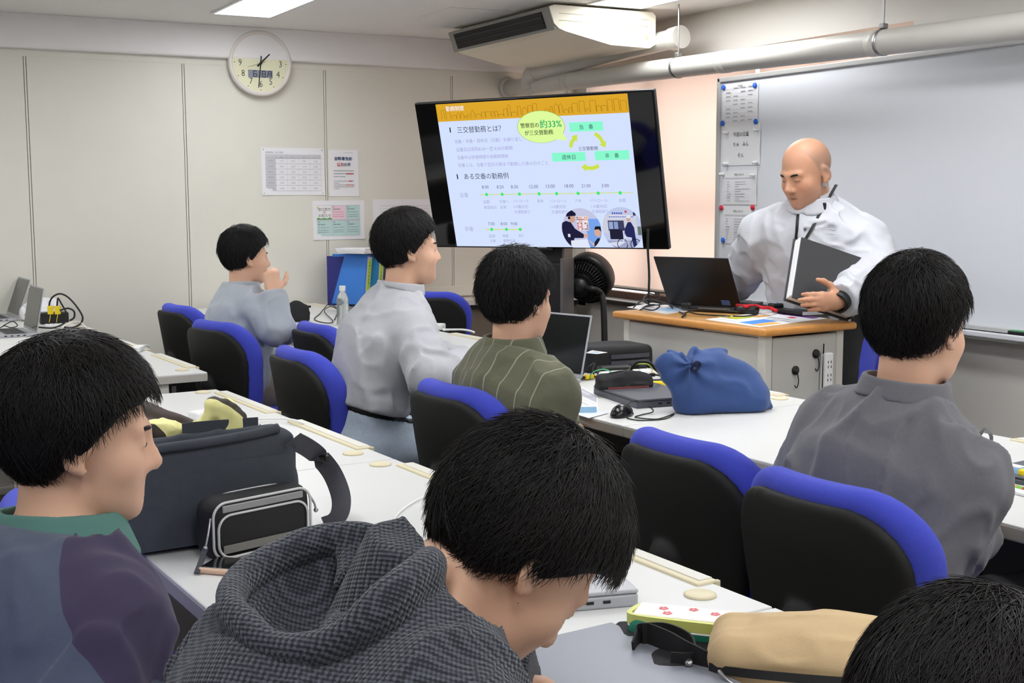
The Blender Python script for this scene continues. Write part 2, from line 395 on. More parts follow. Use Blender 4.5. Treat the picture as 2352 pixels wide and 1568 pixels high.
# ceiling lights
m_lamp = glow('lamp_diffuser', (250, 252, 255), 14)
m_refl = mat('lamp_reflector', (225, 225, 225), .3, .5)
def ceiling_light(x, y, label, L=1.26, W=.36):
    t = thing('ceiling_light', label, 'light', (x, y, ZC), 0, 'recessed fluorescent lights in the ceiling')
    b = MB(); w = .018
    for s in (-1, 1): b.box((s*(W/2-w/2), 0, -.004), (w, L, .012), .002); b.box((0, s*(L/2-w/2), -.004), (W-2*w, w, .012), .002)
    b.build('frame', m_refl, t)
    b = MB(); b.box((0, 0, -.002), (W-2*w, L-2*w, .004)); b.build('diffuser', m_lamp, t)
ceiling_light(2.165, 6.565, 'lit recessed ceiling light above the round wall clock')
ceiling_light(3.87, 5.285, 'lit recessed ceiling light beside the air conditioner')
for x, y in ((.465, 6.0), (-1.235, 6.0), (.465, 3.2), (-1.235, 3.2), (2.165, 3.4), (2.165, .6), (.465, .4), (-1.235, .4), (3.2, 3.3), (3.3, 1.2), (3.3, -1.0), (.465, -2.2), (2.165, -2.2)):  # unseen lamps; the right-hand ones are added to brighten the whiteboard wall
    ceiling_light(x, y, 'lit recessed ceiling light out of the photo, over the desks')
b = MB(); b.box((3.33, 6.6, ZC-.003), (.46, .46, .008), .002); structure(b.build('trim_3', mat('hatch_white', (236, 234, 232), .5)))

w = bpy.data.worlds.new('sky'); SC.world = w; w.use_nodes = True
bg = w.node_tree.nodes['Background']; bg.inputs[0].default_value = (1, .95, .915, 1); bg.inputs[1].default_value = 2.6

# ---------------------------------------------------------------- air conditioner and pipes
m_ac = mat('ac_cream', (244, 238, 218), .45)
t = thing('air_conditioner', 'cream air conditioner hung under the ceiling with dark louvre outlet', 'air conditioner', (3.5, 5.94, 0))
LA = 1.25
# local x: depth away from outlet, y along the outlet
prof = [(0.03, 2.275), (.0, 2.3), (-.03, 2.385), (.0, 2.398), (.64, 2.398), (.66, 2.38), (.66, 2.222), (.62, 2.2), (.36, 2.205), (.07, 2.262)]
b = MB(); v = []
n = len(prof)
for y in (0, LA): v += [(x, y, z) for x, z in prof]
f = [(i, n+i, n+(i+1) % n, (i+1) % n) for i in range(n)]
b.add(v, f); b.add(v, [tuple(range(n)), tuple(range(2*n-1, n-1, -1))])
b.build('casing', m_ac, t, .006)
b = MB(); R = frame((-.93, 0, -.3), (0, 1, 0))
b.at((.012, LA/2, 2.335), np.array([[0, -.34, -.94], [1, 0, 0], [0, .94, -.34]]))
b.box((0, 0, .018), (LA-.02, .125, .02), .004); b.build('outlet_surround', mat('ac_grey', (150, 148, 142), .5), t)
b = MB(); b.at((.012, LA/2, 2.335), np.array([[0, -.34, -.94], [1, 0, 0], [0, .94, -.34]])); b.box((0.0, 0, .026), (LA-.17, .092, .012)); b.build('outlet_opening', mat('ac_black', (14, 14, 14), .6), t)
b = MB(); b.at((.012, LA/2, 2.335), np.array([[0, -.34, -.94], [1, 0, 0], [0, .94, -.34]]))
b.box((0, .018, .034), (LA-.18, .012, .008), .003); b.box((0, -.016, .034), (LA-.18, .008, .008), .003); b.build('louvre', m_dark, t)
b = MB()
for z in (2.355, 2.318): b.box((.32, -.001, z), (.58, .003, .003))
b.cyl((.6, 0, 2.26), (.6, -.003, 2.26), .012); b.build('side_panel_lines', mat('ac_line_cream', (190, 184, 160), .5), t)  # panel lines and round cap in a darker cream
for y in (.15, LA-.15):
    b = MB(); b.cyl((.3, y, 2.39), (.3, y, ZC), .012, n=10); b.build('hanger', m_steel, t)

m_pipe = mat('pipe_grey', (204, 201, 193), .4, noise=.04, nscale=9)
t = thing('drain_pipe', 'long thick grey pipe slung along the window wall from the back corner', 'pipe')
def ppt(y): k = (y-3.3)/(YB-3.3); return V3(4.12+.07*k, y, 2.03+.085*k)
b = MB(); b.tube([ppt(y) for y in np.linspace(-1.0, YB-.01, 24)], .056, 24); b.build('pipe_run', m_pipe, t)
b = MB(); b.tube([ppt(YB-.03), ppt(YB-.012)], .075, 28); b.build('wall_flange', m_pipe, t)
for y in (6.9, 5.3, 4.2):
    b = MB(); b.tube([ppt(y-.035), ppt(y+.035)], .0585, 24); b.build('joint_sleeve', m_pipe, t)
for y in (5.72, 4.17, 2.6):
    p = ppt(y); b = MB(); b.cyl(p+V3(0, 0, .05), (p[0], y, ZC), .0045, n=8); b.tube([ppt(y-.008), ppt(y+.008)], .0595, 24); b.box(p+V3(0, 0, .07), (.03, .03, .022), .004); b.build('hanger_rod', m_steel, t)
t = thing('branch_pipe', 'shorter grey pipe bending down into the long pipe behind the air conditioner', 'pipe')
q = ppt(7.36)
path = [(4.22, 5.82, 2.25), (4.19, 6.3, 2.228), (4.15, 6.9, 2.2), (4.13, 7.2, 2.186), (4.14, 7.3, 2.175), (4.15, 7.355, 2.14), (q[0], 7.36, 2.06)]
b = MB(); b.tube(spline(path, 6), .055, 24); b.build('pipe_run', m_pipe, t)
b = MB(); b.cyl((4.222, 5.78, 2.252), (4.219, 5.86, 2.248), .063, n=28); b.build('end_cap', m_pipe, t)
b = MB(); b.tube(spline([(4.134, 7.22, 2.185), (4.142, 7.31, 2.172), (4.152, 7.36, 2.13), (4.165, 7.363, 2.09)], 5), .060, 24); b.build('elbow', m_pipe, t)
# ---------------------------------------------------------------- desks
m_desk = mat('desk_white', (216, 216, 213), .38, noise=.015, nscale=14)
m_desks = mat('desk_edge_grey', (188, 184, 174), .5, noise=.06, nscale=25)
m_cream = mat('tray_cream', (222, 211, 178), .5)
m_lid = mat('tray_lid', (222, 219, 208), .45)
m_frame = mat('desk_frame_grey', (205, 202, 195), .5)
m_panel = mat('desk_panel_grey', (120, 116, 108), .6)
DL, DD = 1.412, .806
def make_desk():
    """local x across the desk towards the front of the class, y along the row"""
    t = thing('desk', 'desk', 'desk')
    b = MB(); b.box((DD/2, DL/2, DZ-.0175), (DD, DL, .035), .003)
    b.mat(1)
    for y in (.02, DL-.02): pass
    b.box((DD/2, DL/2, DZ-.019), (DD+.0016, DL+.0002, .028), .002)
    b.build('tabletop', [m_desk, m_desks], t)
    for y0 in (.15, .83):
        b = MB(); x0 = DD-.035
        b.box((x0+.0215, y0+.25, DZ+.001), (.047, .50, .008), .003); b.mat(1); b.box((x0+.027, y0+.25, DZ+.0045), (.03, .476, .005), .001)
        b.mat(0); b.box((x0+.045, y0+.005, DZ-.008), (.014, .01, .022), .002)
        b.build('cable_tray', [m_cream, m_lid], t)
    for y in (.11, DL-.05):
        b = MB(); b.lathe([(.0, 0), (.028, 0), (.028, .003), (.024, .005), (0, .005)], (DD-.065, y, DZ)); b.build('cable_cap', m_cream, t)
    for y in (.03, DL-.03):
        b = MB(); b.box((DD/2-.02, y, .345), (.55, .03, .65), .004); b.box((DD/2, y, .02), (.7, .05, .04), .008); b.build('leg', m_frame, t)
    b = MB(); b.box((DD-.12, DL/2, .42), (.018, DL-.09, .46), .002); b.build('modesty_panel', m_panel, t)
    for y in (.5, .92):
        b = MB(); b.box((.03, y, DZ-.05), (.02, .05, .012), .003); b.box((.045, y, DZ-.043), (.03, .03, .018), .002); b.build('bag_hook', m_white, t)
    return t
desk0 = make_desk()
DESKS = [  # u of the near edge, v of the near end, label
 (.6405, .085, 'white desk under the tan pouch, nearest the camera'),
 (.6405, 1.502, 'white desk in the middle row where the phone and hooded student are'),
 (.6405, 2.919, 'white desk at the far end of the middle row, behind the black shoulder bag'),
 (.755, 4.775, 'white desk at the left whose grey end panel faces the gap'),
 (.755, 6.192, 'white desk at the far left carrying the two thin silver laptops'),
 (2.235, .135, 'white desk at the right edge of the photo with the eraser on the grey laptop'),
 (2.235, 1.552, 'white desk carrying most of the bare surface beside the knotted blue bag'),
 (2.235, 2.969, 'white desk with the open laptop and the knotted blue bag'),
 (2.235, 4.79, 'white desk with the white power strip beyond the sweater man'),
 (2.335, 6.12, 'white desk against the back wall with the blue binders'),
]
DOBJ = []
for i, (u, v, lab) in enumerate(DESKS):
    o = desk0 if i == 0 else copy_tree(desk0)
    o.location = tuple(uv(u, v)); o.rotation_euler = (0, 0, DYAW); o['label'] = lab; o['group'] = 'white desks in rows'; DOBJ.append(o)
t = thing('drawer_unit', 'pale grey drawer unit tucked under the left desk end by the gap', 'drawers', uv(.98, 4.86), DYAW)
b = MB(); b.box((.16, .25, .32), (.36, .5, .6), .004); b.build('body', m_frame, t)
for k in range(3):
    b = MB(); b.box((-.026, .25, .14+.185*k), (.012, .48, .17), .003); b.build('drawer', m_white, t)

# ---------------------------------------------------------------- chairs
m_blue = mat('chair_blue', (74, 84, 204), .85, noise=.1, nscale=300, bump=.8, bscale=900, sheen=.15, spec=.2)
m_shell = mat('chair_shell', (30, 30, 29), .62, bump=.25, bscale=1400, spec=.35)
def unbend(p, zc=.6, rec=.16, rad=.42):
    q = p.copy(); q[:, 1] = q[:, 1]+(q[:, 2]-.48)*rec
    q[:, 1] = q[:, 1]-q[:, 0]**2/(2*rad); return q
def outline(x, z, z0, z1, wb, wt, r):
    h = (z1-z0)/2; t = np.clip((z-z0)/(z1-z0), 0, 1); w = wb+(wt-wb)*np.clip(t*1.5, 0, 1)**.8
    ax = np.abs(x)-(w-r); az = np.abs(z-(z0+z1)/2)-(h-r)
    return np.sqrt(np.maximum(ax, 0)**2+np.maximum(az, 0)**2)+np.minimum(np.maximum(ax, az), 0)-r
def slab(p, z0, z1, wb, wt, r, y0, th, rd):
    q = unbend(p); d2 = outline(q[:, 0], q[:, 2], z0, z1, wb, wt, r)+rd; dy = np.abs(q[:, 1]-y0)-th/2+rd
    return np.sqrt(np.maximum(d2, 0)**2+np.maximum(dy, 0)**2)+np.minimum(np.maximum(d2, dy), 0)-rd
cush = lambda p: slab(p, .405, .858, .178, .232, .13, -.225, .075, .033)
def shellf(p):
    d = slab(p, .36, .826, .150, .216, .12, -.273, .03, .012)
    return smin(d, s_cone((0, -.288, .40), (0, -.306, .575), .060, .052, side=(0, 1, 0), ratio=.6)(p), .004)
m_cast = mat('chair_base', (34, 34, 35), .5)
def make_chair():
    t = thing('office_chair', 'chair', 'chair')
    o = solid('backrest_cushion', cush, (-.3, -.4, .36), (.3, -.02, .88), .009, m_blue, t)
    o = solid('backrest_shell', shellf, (-.3, -.46, .32), (.3, -.02, .85), .009, m_shell, t)
    f = lambda p: s_box((0, .03, .435), (.235, .225, .036), .034)(p-np.c_[0*p[:, 0], 0*p[:, 0], .25*np.clip(p[:, 1]-.15, 0, 1)**2*-1])
    solid('seat_cushion', f, (-.28, -.24, .38), (.28, .3, .5), .011, m_blue, t)
    b = MB(); b.box((0, .02, .392), (.4, .38, .035), .015); b.tube(spline([(0, -.05, .375), (0, -.2, .372), (0, -.285, .40), (0, -.30, .5)], 6), 0, flat=(.07, .02), up=(1, 0, 0)); b.build('seat_pan', m_shell, t)
    b = MB(); b.cyl((0, .02, .12), (0, .02, .38), .026); b.cyl((0, .02, .10), (0, .02, .25), .034); b.build('gas_lift', m_black, t)
    b = MB()
    for k in range(5):
        a = 2*PI*k/5+.3; d = V3(math.cos(a), math.sin(a), 0); b.tube([d*.03+V3(0, .02, .115), d*.16+V3(0, .02, .105), d*.27+V3(0, .02, .08)], [.026, .022, .016], 8)
    b.build('star_base', m_cast, t)
    for k in range(5):
        a = 2*PI*k/5+.3; d = V3(math.cos(a), math.sin(a), 0); s = V3(-d[1], d[0], 0); c = d*.275+V3(0, .02, .03)
        b = MB()
        for e in (-1, 1): b.cyl(c+s*e*.006, c+s*e*.022, .03, n=14)
        b.cyl(c, c+V3(0, 0, .05), .008, n=8); b.build('caster', m_cast, t)
    return t
chair0 = make_chair(); _used = [0]
CH = {}
def place_chair(key, u, v, turn, label):
    o = chair0 if not _used[0] else copy_tree(chair0); _used[0] = 1
    o.location = tuple(uv(u, v)); o.rotation_euler = (0, 0, DYAW-PI/2+turn)         # local +y faces the front of the class
    o['label'] = label; o['group'] = 'blue office chairs'; CH[key] = o; return o
place_chair('G', 1.98, 1.66, .0, 'blue and black office chair holding the man in the dark grey shirt')
place_chair('F', 2.03, 2.13, .0, 'empty blue and black office chair in front of the knotted blue bag')
place_chair('E', 1.98, 3.10, .04, 'blue and black office chair holding the man in the olive striped shirt')
place_chair('D', 1.93, 4.10, .0, 'blue and black office chair behind the man in jeans')
place_chair('C', 2.33, 4.88, .0, 'blue office chair mostly hidden, showing left of the sweater man')
place_chair('B', 2.0, 5.26, .22, 'blue and black office chair holding the child-sized student in the grey top')
place_chair('A', 2.12, 6.12, .1, 'empty blue and black office chair in the far left gap by the wall')
place_chair('H', 3.47, 6.33, .75, 'empty blue and black office chair beyond the sweater man, under the screen')
place_chair('I', .22, 1.72, .0, 'blue office chair at the bottom left corner under the man in the two-tone top')
place_chair('J', .68, 2.24, -.12, 'blue office chair glimpsed on either side of the man in the two-tone top')
place_chair('K', .12, 1.17, .0, 'blue office chair out of view under the student in the waffle hoodie')
place_chair('L', .35, .45, .0, 'blue office chair out of view under the student at the bottom right corner')
place_chair('T', 4.15, 4.05, PI*.9, 'blue office chair half hidden behind the teaching desk and the standing man')
# ---------------------------------------------------------------- people
def tone_mat(name, rgb, rough=.5, sss=.0, bump=.06):
    m = mat(name, rgb, rough, sss=sss, bump=bump, bscale=700, spec=.4); nt = m.node_tree; b = nt.nodes['Principled BSDF']
    a = nt.nodes.new('ShaderNodeAttribute'); a.attribute_name = 'tone'; mx = nt.nodes.new('ShaderNodeMix'); mx.data_type = 'RGBA'; mx.blend_type = 'MULTIPLY'
    mx.inputs['Factor'].default_value = 1; mx.inputs['A'].default_value = (*lin(rgb), 1); nt.links.new(a.outputs['Color'], mx.inputs['B']); nt.links.new(mx.outputs['Result'], b.inputs['Base Color']); return m
m_skin = tone_mat('skin', (224, 178, 150), .5, .08)
m_skin2 = tone_mat('skin_ruddy', (204, 152, 122), .42, .08)
m_hair = mat('hair_black', (20, 19, 19), .6, spec=.25)
m_hair2 = mat('hair_strand', (34, 31, 30), .5, spec=.35)
m_eye = mat('eye_white', (225, 220, 212), .25); m_iris = mat('eye_dark', (30, 22, 18), .2)

def head_blend(s=1., ear=True, wide=1.):
    B = Blend(); w = wide
    B.add(s_ell((0, -.014, .038), (.076*w, .097, .090)))
    B.add(s_ell((0, .030, -.028), (.064*w, .064, .088)), .03)
    B.add(s_ell((0, .040, -.072), (.052*w, .050, .042)), .03)
    B.add(s_ell((0, .076, -.098), (.022, .018, .016)), .025)
    for x in (-1, 1):
        B.add(s_ell((x*.040*w, .055, -.028), (.026, .026, .026)), .025)
        B.add(s_cone((x*.012, .088, .022), (x*.044, .076, .022), .009, .008), .018)
        B.cut(s_ell((x*.031, .099, .004), (.017, .016, .011)), .02)
        B.add(s_ell((x*.031, .0795, .004), (.0145, .0115, .0095)), .008)
    B.add(s_cone((0, .087, .012), (0, .106, -.028), .0095, .0145), .014)
    for x in (-1, 1): B.add(s_ell((x*.012, .096, -.034), (.0115, .011, .009)), .008)
    for x in (-1, 1): B.cut(s_ell((x*.006, .102, -.042), (.004, .006, .003)), .004)
    B.add(s_cone((-.018, .0855, -.0625), (.018, .0860, -.0620), .0068), .008)
    B.add(s_cone((0, .089, -.0625), (0, .0885, -.0735), .0062, .0068), .008)
    B.add(s_cone((-.015, .085, -.0745), (.015, .085, -.0745), .0065), .008)
    B.cut(s_cone((-.021, .0935, -.0675), (.021, .0935, -.0675), .0030), .003)
    if ear:
        for x in (-1, 1):
            R = rotz(x*.35)@rotx(-.12)
            B.add(s_ell((x*.080*w, -.012, -.004), (.009, .019, .033), R), .008)
            B.cut(s_ell((x*.090*w, -.006, -.002), (.008, .010, .017), R), .006)
            B.add(s_ell((x*.077*w, -.002, -.032), (.007, .009, .010)), .008)
    return B
def placed(f, c, R, s=1.):
    c = np.asarray(c, float); return lambda p: f(((p-c)@R)/s)*s
def hand_blend(wrist, fwd, palm, side, curl=.5, spread=.12, s=1., thumb=.6, curls=None):
    """wrist point, direction of the fingers, palm normal, side=+1 when the thumb is on +x of (fwd x palm)"""
    y = np.asarray(fwd, float); y = y/np.linalg.norm(y); z = -np.asarray(palm, float); z = z-y*(z@y); z = z/np.linalg.norm(z); x = np.cross(y, z)*side
    W = lambda a, b, c: np.asarray(wrist)+s*(x*a+y*b+z*c)
    B = Blend(); B.add(s_cone(W(0, -.02, 0), W(0, .02, 0), .026*s, .03*s, side=z, ratio=.72))
    B.add(s_cone(W(.012, .03, 0), W(.020, .085, .002), .020*s, .017*s, side=z, ratio=.75), .02); B.add(s_cone(W(-.012, .03, 0), W(-.022, .078, 0), .019*s, .016*s, side=z, ratio=.75), .02)
    B.add(s_cone(W(0, .03, 0), W(0, .086, .002), .020*s, .018*s, side=z, ratio=.75), .02)
    for i, (fx, fy, L, r) in enumerate(((.028, .088, .072, .0088), (.0095, .094, .080, .0092), (-.009, .090, .074, .0088), (-.027, .080, .058, .0078))):
        cu = curl if curls is None else curls[i]; a = (fx-.001)*spread*12; d0 = 0; p = V3(fx, fy, 0); pts = [p]; ang = .25*cu
        for seg in (.46, .30, .24):
            ang += cu*(.75 if seg != .24 else .55); p = p+L*seg*V3(math.sin(a)*math.cos(ang), math.cos(a)*math.cos(ang), -math.sin(ang)); pts.append(p)
        P = [W(*q) for q in pts]; B.chain(P, [r*1.05*s, r*s, r*.9*s, r*.78*s], .009)
    p = V3(.026, .022, -.004); P = [W(*p)]
    for L, a, dn in ((.040, .95*thumb+.25, .35), (.032, .55*thumb+.05, .35), (.026, .3*thumb, .3)):
        p = p+L*V3(math.sin(a)*math.cos(dn), math.cos(a)*math.cos(dn), -math.sin(dn)*curl*1.2); P.append(W(*p))
    B.chain(P, [.0150*s, .0115*s, .0100*s, .0082*s], .014)
    return B

def hairline(y): return np.interp(y, [-.14, -.10, -.05, -.015, .012, .03, .055, .10], [-.082, -.080, -.060, -.024, .006, .03, .054, .078])
def make_hair(parent, c, R, s, style, n, name='hair', res=.006, seed=0, length=.06, color=None):
    """cap of hair with a coat of tapered locks; head frame c,R,s"""
    rg = np.random.default_rng(seed+11); t = style.get('thick', .016); cc = V3(0, -.014, .040); rr = V3(.076*style.get('wide', 1.)+t, .097+t, .090+t*1.15)
    drop = style.get('drop', 0.)
    def cap(p):
        d = s_ell(cc, rr)(p); d = d+.003-.003*noise3(p, 38, seed)-.0015*noise3(p*V3(1, 1, .35), 120, seed+1)
        return smax(d, hairline(p[:, 1])-drop*np.clip((-.01-p[:, 1])/.03, 0, 1)-p[:, 2]+.006*noise3(p*V3(1, 1, .3), 90, seed+2), .006)
    f = placed(cap, c, R, s); o = solid(name, f, c-.16*s, c+.16*s, res, m_hair, parent)
    # locks
    d = rg.normal(size=(n*3, 3)); d /= np.linalg.norm(d, axis=1)[:, None]; p = cc+d*rr*.99
    ok = p[:, 2] > hairline(p[:, 1])-drop*np.clip((-.01-p[:, 1])/.03, 0, 1)+.004; p = p[ok][:n]; n = len(p)
    crown = V3(.012, -.055, .13); K = 6; L = length*rg.uniform(.55, 1.15, n); pts = [p]; cl = noise3(p, 28, seed+5)
    lift = style.get('lift', .03)*rg.uniform(.2, 1.3, n)*(1+.8*cl); sw = rg.normal(size=(n, 3))*.35
    for k in range(1, K):
        q = pts[-1]; g = (q-cc)/rr**2; g /= np.linalg.norm(g, axis=1)[:, None]
        fl = (q-crown); fl = fl/np.maximum(np.linalg.norm(fl, axis=1), .02)[:, None]+V3(0, style.get('fwd', .15), -.55)+sw+.5*np.c_[cl, -cl, 0*cl]+3.*sw*np.exp(-(np.linalg.norm(q-crown, axis=1)/.035)**2)[:, None]
        fl = fl-g*(fl*g).sum(1)[:, None]; fl /= np.maximum(np.linalg.norm(fl, axis=1), 1e-6)[:, None]
        q = q+fl*(L/K)[:, None]; k0 = np.sqrt((((q-cc)/rr)**2).sum(1)); tgt = np.maximum(1.008+lift*(k/K)**1.2, 1.01)
        q = cc+(q-cc)*(tgt/k0)[:, None]; pts.append(q)
    P = np.stack(pts, 1); tip = P[:, -1]; okm = tip[:, 2] > hairline(tip[:, 1])-drop*np.clip((-.01-tip[:, 1])/.03, 0, 1)-np.where(tip[:, 1] > .02, .022, .014); P = P[okm]; L = L[okm]; n = len(P)
    T = np.gradient(P, axis=1); T /= np.maximum(np.linalg.norm(T, axis=2), 1e-9)[..., None]
    up = (P-cc)/np.linalg.norm(P-cc, axis=2)[..., None]; X = np.cross(T, up); X /= np.maximum(np.linalg.norm(X, axis=2), 1e-9)[..., None]; Y = np.cross(X, T)
    w = style.get('w', .0006)*np.array([1, 1.1, 1, .8, .55, .15])[None, :, None]*rg.uniform(.6, 1.4, n)[:, None, None]
    ring = [X*w, (-.5*X+.87*Y)*w, (-.5*X-.87*Y)*w]
    V = np.stack([P+r for r in ring], 2).reshape(n, K*3, 3); base = np.arange(n)[:, None]*K*3
    q = np.array([(k*3+j, k*3+(j+1) % 3, (k+1)*3+(j+1) % 3, (k+1)*3+j) for k in range(K-1) for j in range(3)])
    Q = (base[:, :, None]+q[None]).reshape(-1, 4); W_ = (V.reshape(-1, 3)*s)@R.T+c
    mesh_arr('hair_locks', W_, Q, m_hair2, o); return o

def person(label, loc, rz, *, head, hp=0., hy=0., hr=0., hs=1., pel=(0, 0, .53), elbows, wrists, knees=((-.11, .42, .50), (.11, .42, .50)), ankles=((-.11, .40, .09), (.11, .40, .09)),
           sw=.185, shirt=None, pants=None, loose=.016, wr=.006, cuff=1., hairst=None, nh=1200, hseed=0, hands=(None, None), res=.008, bulk=1., neckcut=.0, skinm=None, wide=1., tonef=None, pelvis_cut=None, hem=-.06, c7=None, hair=True, carve=None, belt=None, waist=.085, nslope=.15, lid=.0055, hairlen=.06, wrs=(9, 9, 5), shres=None):
    """one seated or standing figure; local x to the person's right, y forward"""
    I = lambda p: np.asarray(p, float); inv = lambda w: (np.asarray(w, float)-I(loc))@rotz(rz)      # world -> local
    hc = inv(head); Rh = rotz(hy)@rotx(-hp)@roty(hr); pv = I(pel)
    nk = rotz(hy*.4)@rotx(-hp*.55)@V3(0, -.045, -.148)*hs if c7 is None else None
    C7 = hc+nk if c7 is None else I(c7)
    sp = C7-pv; L = np.linalg.norm(sp); up = sp/L; yaw_sh = hy*.15; fx = rotz(yaw_sh)@V3(1, 0, 0); fx = fx-up*(fx@up); fx /= np.linalg.norm(fx); fy = np.cross(up, fx)
    Rc = np.array([fx, fy, up]).T; T = lambda x, y, z: C7+Rc@V3(x, y, z)
    S0 = pv; S1 = pv+up*L*.36-fy*.012; S2 = pv+up*L*.62-fy*.0; S3 = C7-up*.13+fy*.03
    b = bulk
    def torso(B, o=0.):
        B.add(s_cone(S0, S1, .160*b+o, .148*b+o, side=fy, ratio=.74), .03); B.add(s_cone(S1, S2, .148*b+o, .168*b+o, side=fy, ratio=.74), .05)
        B.add(s_cone(S2, S3, .168*b+o, .125*b+o, side=fy, ratio=.72), .05)
    sh = [T(-sw, .030, -.118), T(sw, .030, -.118)]
    el = [I(e) for e in elbows]; wi = [I(w) for w in wrists]
    def arms(B, o=0., oe=0., ow=0.):
        for i in (0, 1):
            B.add(s_cone(C7+up*(-.055), sh[i]+up*.012, .046*b+o*.8, .046*b+o*.8), .06)
            B.add(s_cone(sh[i], el[i], .054*b+o, .042*b+oe), .04); B.add(s_cone(el[i], wi[i], .043*b+oe, .028+ow), .022)
    hips = [pv+V3(-.085, 0.02, -.015), pv+V3(.085, .02, -.015)]; kn = [I(k) for k in knees]; an = [I(a) for a in ankles]
    def legs(B, o=0.):
        B.add(s_ell(pv+V3(0, 0, -.02), (.17*b+o, .125*b+o, .105+o)), .03)
        for i in (0, 1): B.add(s_cone(hips[i], kn[i], .088*b+o, .060+o), .04); B.add(s_cone(kn[i], an[i], .058+o, .040+o*.9), .02)
    lo = np.min([pv, C7, *sh, *el, *wi, *kn, *an, hc], 0)-.26; hi = np.max([pv, C7, *sh, *el, *wi, *kn, *an, hc], 0)+.26; lo[2] = max(lo[2], .005)
    B = Blend(); torso(B); arms(B); legs(B)
    for i in (0, 1):
        f_ = an[i]+V3(0, .0, -.045); B.add(s_cone(f_+V3(0, -.04, -.01), f_+V3(0, .13, -.015), .036, .030), .02)
    B.add(s_cone(C7-up*.04+fy*.02, hc+Rh@V3(0, -.022, -.055)*hs, .060*min(b, 1.15), .055*hs), .03)
    B.add(placed(head_blend(wide=wide), hc, Rh, hs), .018)
    for i in (0, 1):
        if hands[i] is not None: B.add(hands[i](wi[i]), .012)
    cv = carve(C7, up, fy, fx) if carve else None
    if cv: B.cut(lambda p: cv(p)-.03, .01)
    root = solid('person', B, lo, hi, res, skinm or m_skin, None, color=(tonef(hc, Rh, hs) if tonef else (lambda v: np.ones((len(v), 3)))))
    root.location = tuple(loc); root.rotation_euler = (0, 0, rz); tag(root, label, 'person')
    X = dict(root=root, hc=hc, Rh=Rh, C7=C7, Rc=Rc, T=T, sh=sh, el=el, wi=wi, S=(S0, S1, S2, S3), up=up, fy=fy, fx=fx, inv=inv, hs=hs, b=b)
    if pants is not None:
        Pn = Blend(); legs(Pn, .012); Pn.add(s_cone(S0-up*.05, S1, .160*b+.014, .148*b+.014, side=fy, ratio=.74), .03)
        fp = lambda p: smax(smax(Pn(p)-.004*ridged(p*V3(7, 4, 9), 1.3, 3), ((p-pv)@up)-waist, .01), .075-p[:, 2], .01)
        X['trousers'] = solid('trousers', fp, lo, hi, res, pants, root)
        if belt is not None:
            fb = lambda p: smax(fp_(p)-.006, np.abs(((p-pv)@up)-waist+.026)-.018, .003)
            fp_ = lambda p: Pn(p); X['belt'] = solid('belt', fb, pv-.3, pv+.3, .006, belt, root)
        sb = MB()
        for i in (0, 1):
            f_ = an[i]+V3(0, 0, -.05); sb.sphere(f_+V3(0, .05, -.005), (.042, .13, .038), 16)
        sb.build('shoes', m_black, root)
    if shirt is not None:
        G = Blend(); torso(G, loose); nb = hc+Rh@V3(0, -.022, -.055)*hs-C7; G.add(s_cone(C7-up*.05+fy*.02, C7+nb*min(1, .075/np.linalg.norm(nb)), .064*min(b, 1.15)+.010, .057*hs+.011), .022); arms(G, loose, loose*1.15, loose*.8*cuff+.006)
        ndir = hc+Rh@V3(0, -.03, -.06)*hs-C7; ndir /= np.linalg.norm(ndir); ncut = C7+ndir*(.028-neckcut)
        def fs(p):
            d = G(p); q = p*V3(*wrs)
            n1 = noise3(q+.5*noise3(p, 9, 3)[:, None], 1., hseed); n2 = noise3(q*V3(1.9, 1.9, 2.3)+.4*noise3(p, 16, 5)[:, None], 1, hseed+7); d = d-wr*(np.exp(-(n1*4.5)**2)*1.3+.55*np.exp(-(n2*4)**2)+.5*n1)
            r = p-C7; d = np.where((r*r).sum(1) < .135**2, smax(d, (p-ncut)@ndir+nslope*np.maximum((p-ncut)@fy, 0), .006), d)      # neckline
            if cv: d = smax(d, -cv(p), .01)
            d = smax(d, -((p-pv)@up)+hem, .008)
            for i in (0, 1):
                w = wi[i]-el[i]; w = w/np.linalg.norm(w); pe = p-el[i]; ax_ = pe@w; near = (ax_ > .06) & (np.sum((p-wi[i])**2, 1) < .16**2) & (np.sum(pe*pe, 1)-ax_**2 < .085**2)
                d = np.where(near, smax(d, (p-wi[i])@w+.005, .004), d)
            return d
        X['fs'] = fs; X['shirt'] = solid('shirt', fs, lo, hi, shres or res, shirt, root)
    if hair:
        X['hair'] = make_hair(root, hc, Rh, hs, dict(wide=wide, **(hairst or {})), nh, seed=hseed, res=.006, length=hairlen)
        for x in (-1, 1):
            eb = MB(); eb.tube([hc+Rh@(V3(x*(.016+.011*k), .094-.0035*k*k*.6, .024+.002*math.sin(k))*hs) for k in range(4)], .0035, 6); eb.build('eyebrow', m_hair, root)
    for x in (-1, 1):
        ey = MB(); ey.mat(0).at(hc+Rh@V3(x*.031, .0815, .0020)*hs, Rh).sphere((0, 0, 0), (.0105*hs, .0088*hs, lid*hs), 12); ey.mat(1).sphere((0, .0060*hs, -.0005), (.0046*hs, .0038*hs, lid*.85*hs), 10); ey.build('eye', [m_eye, m_iris], root)
    return X
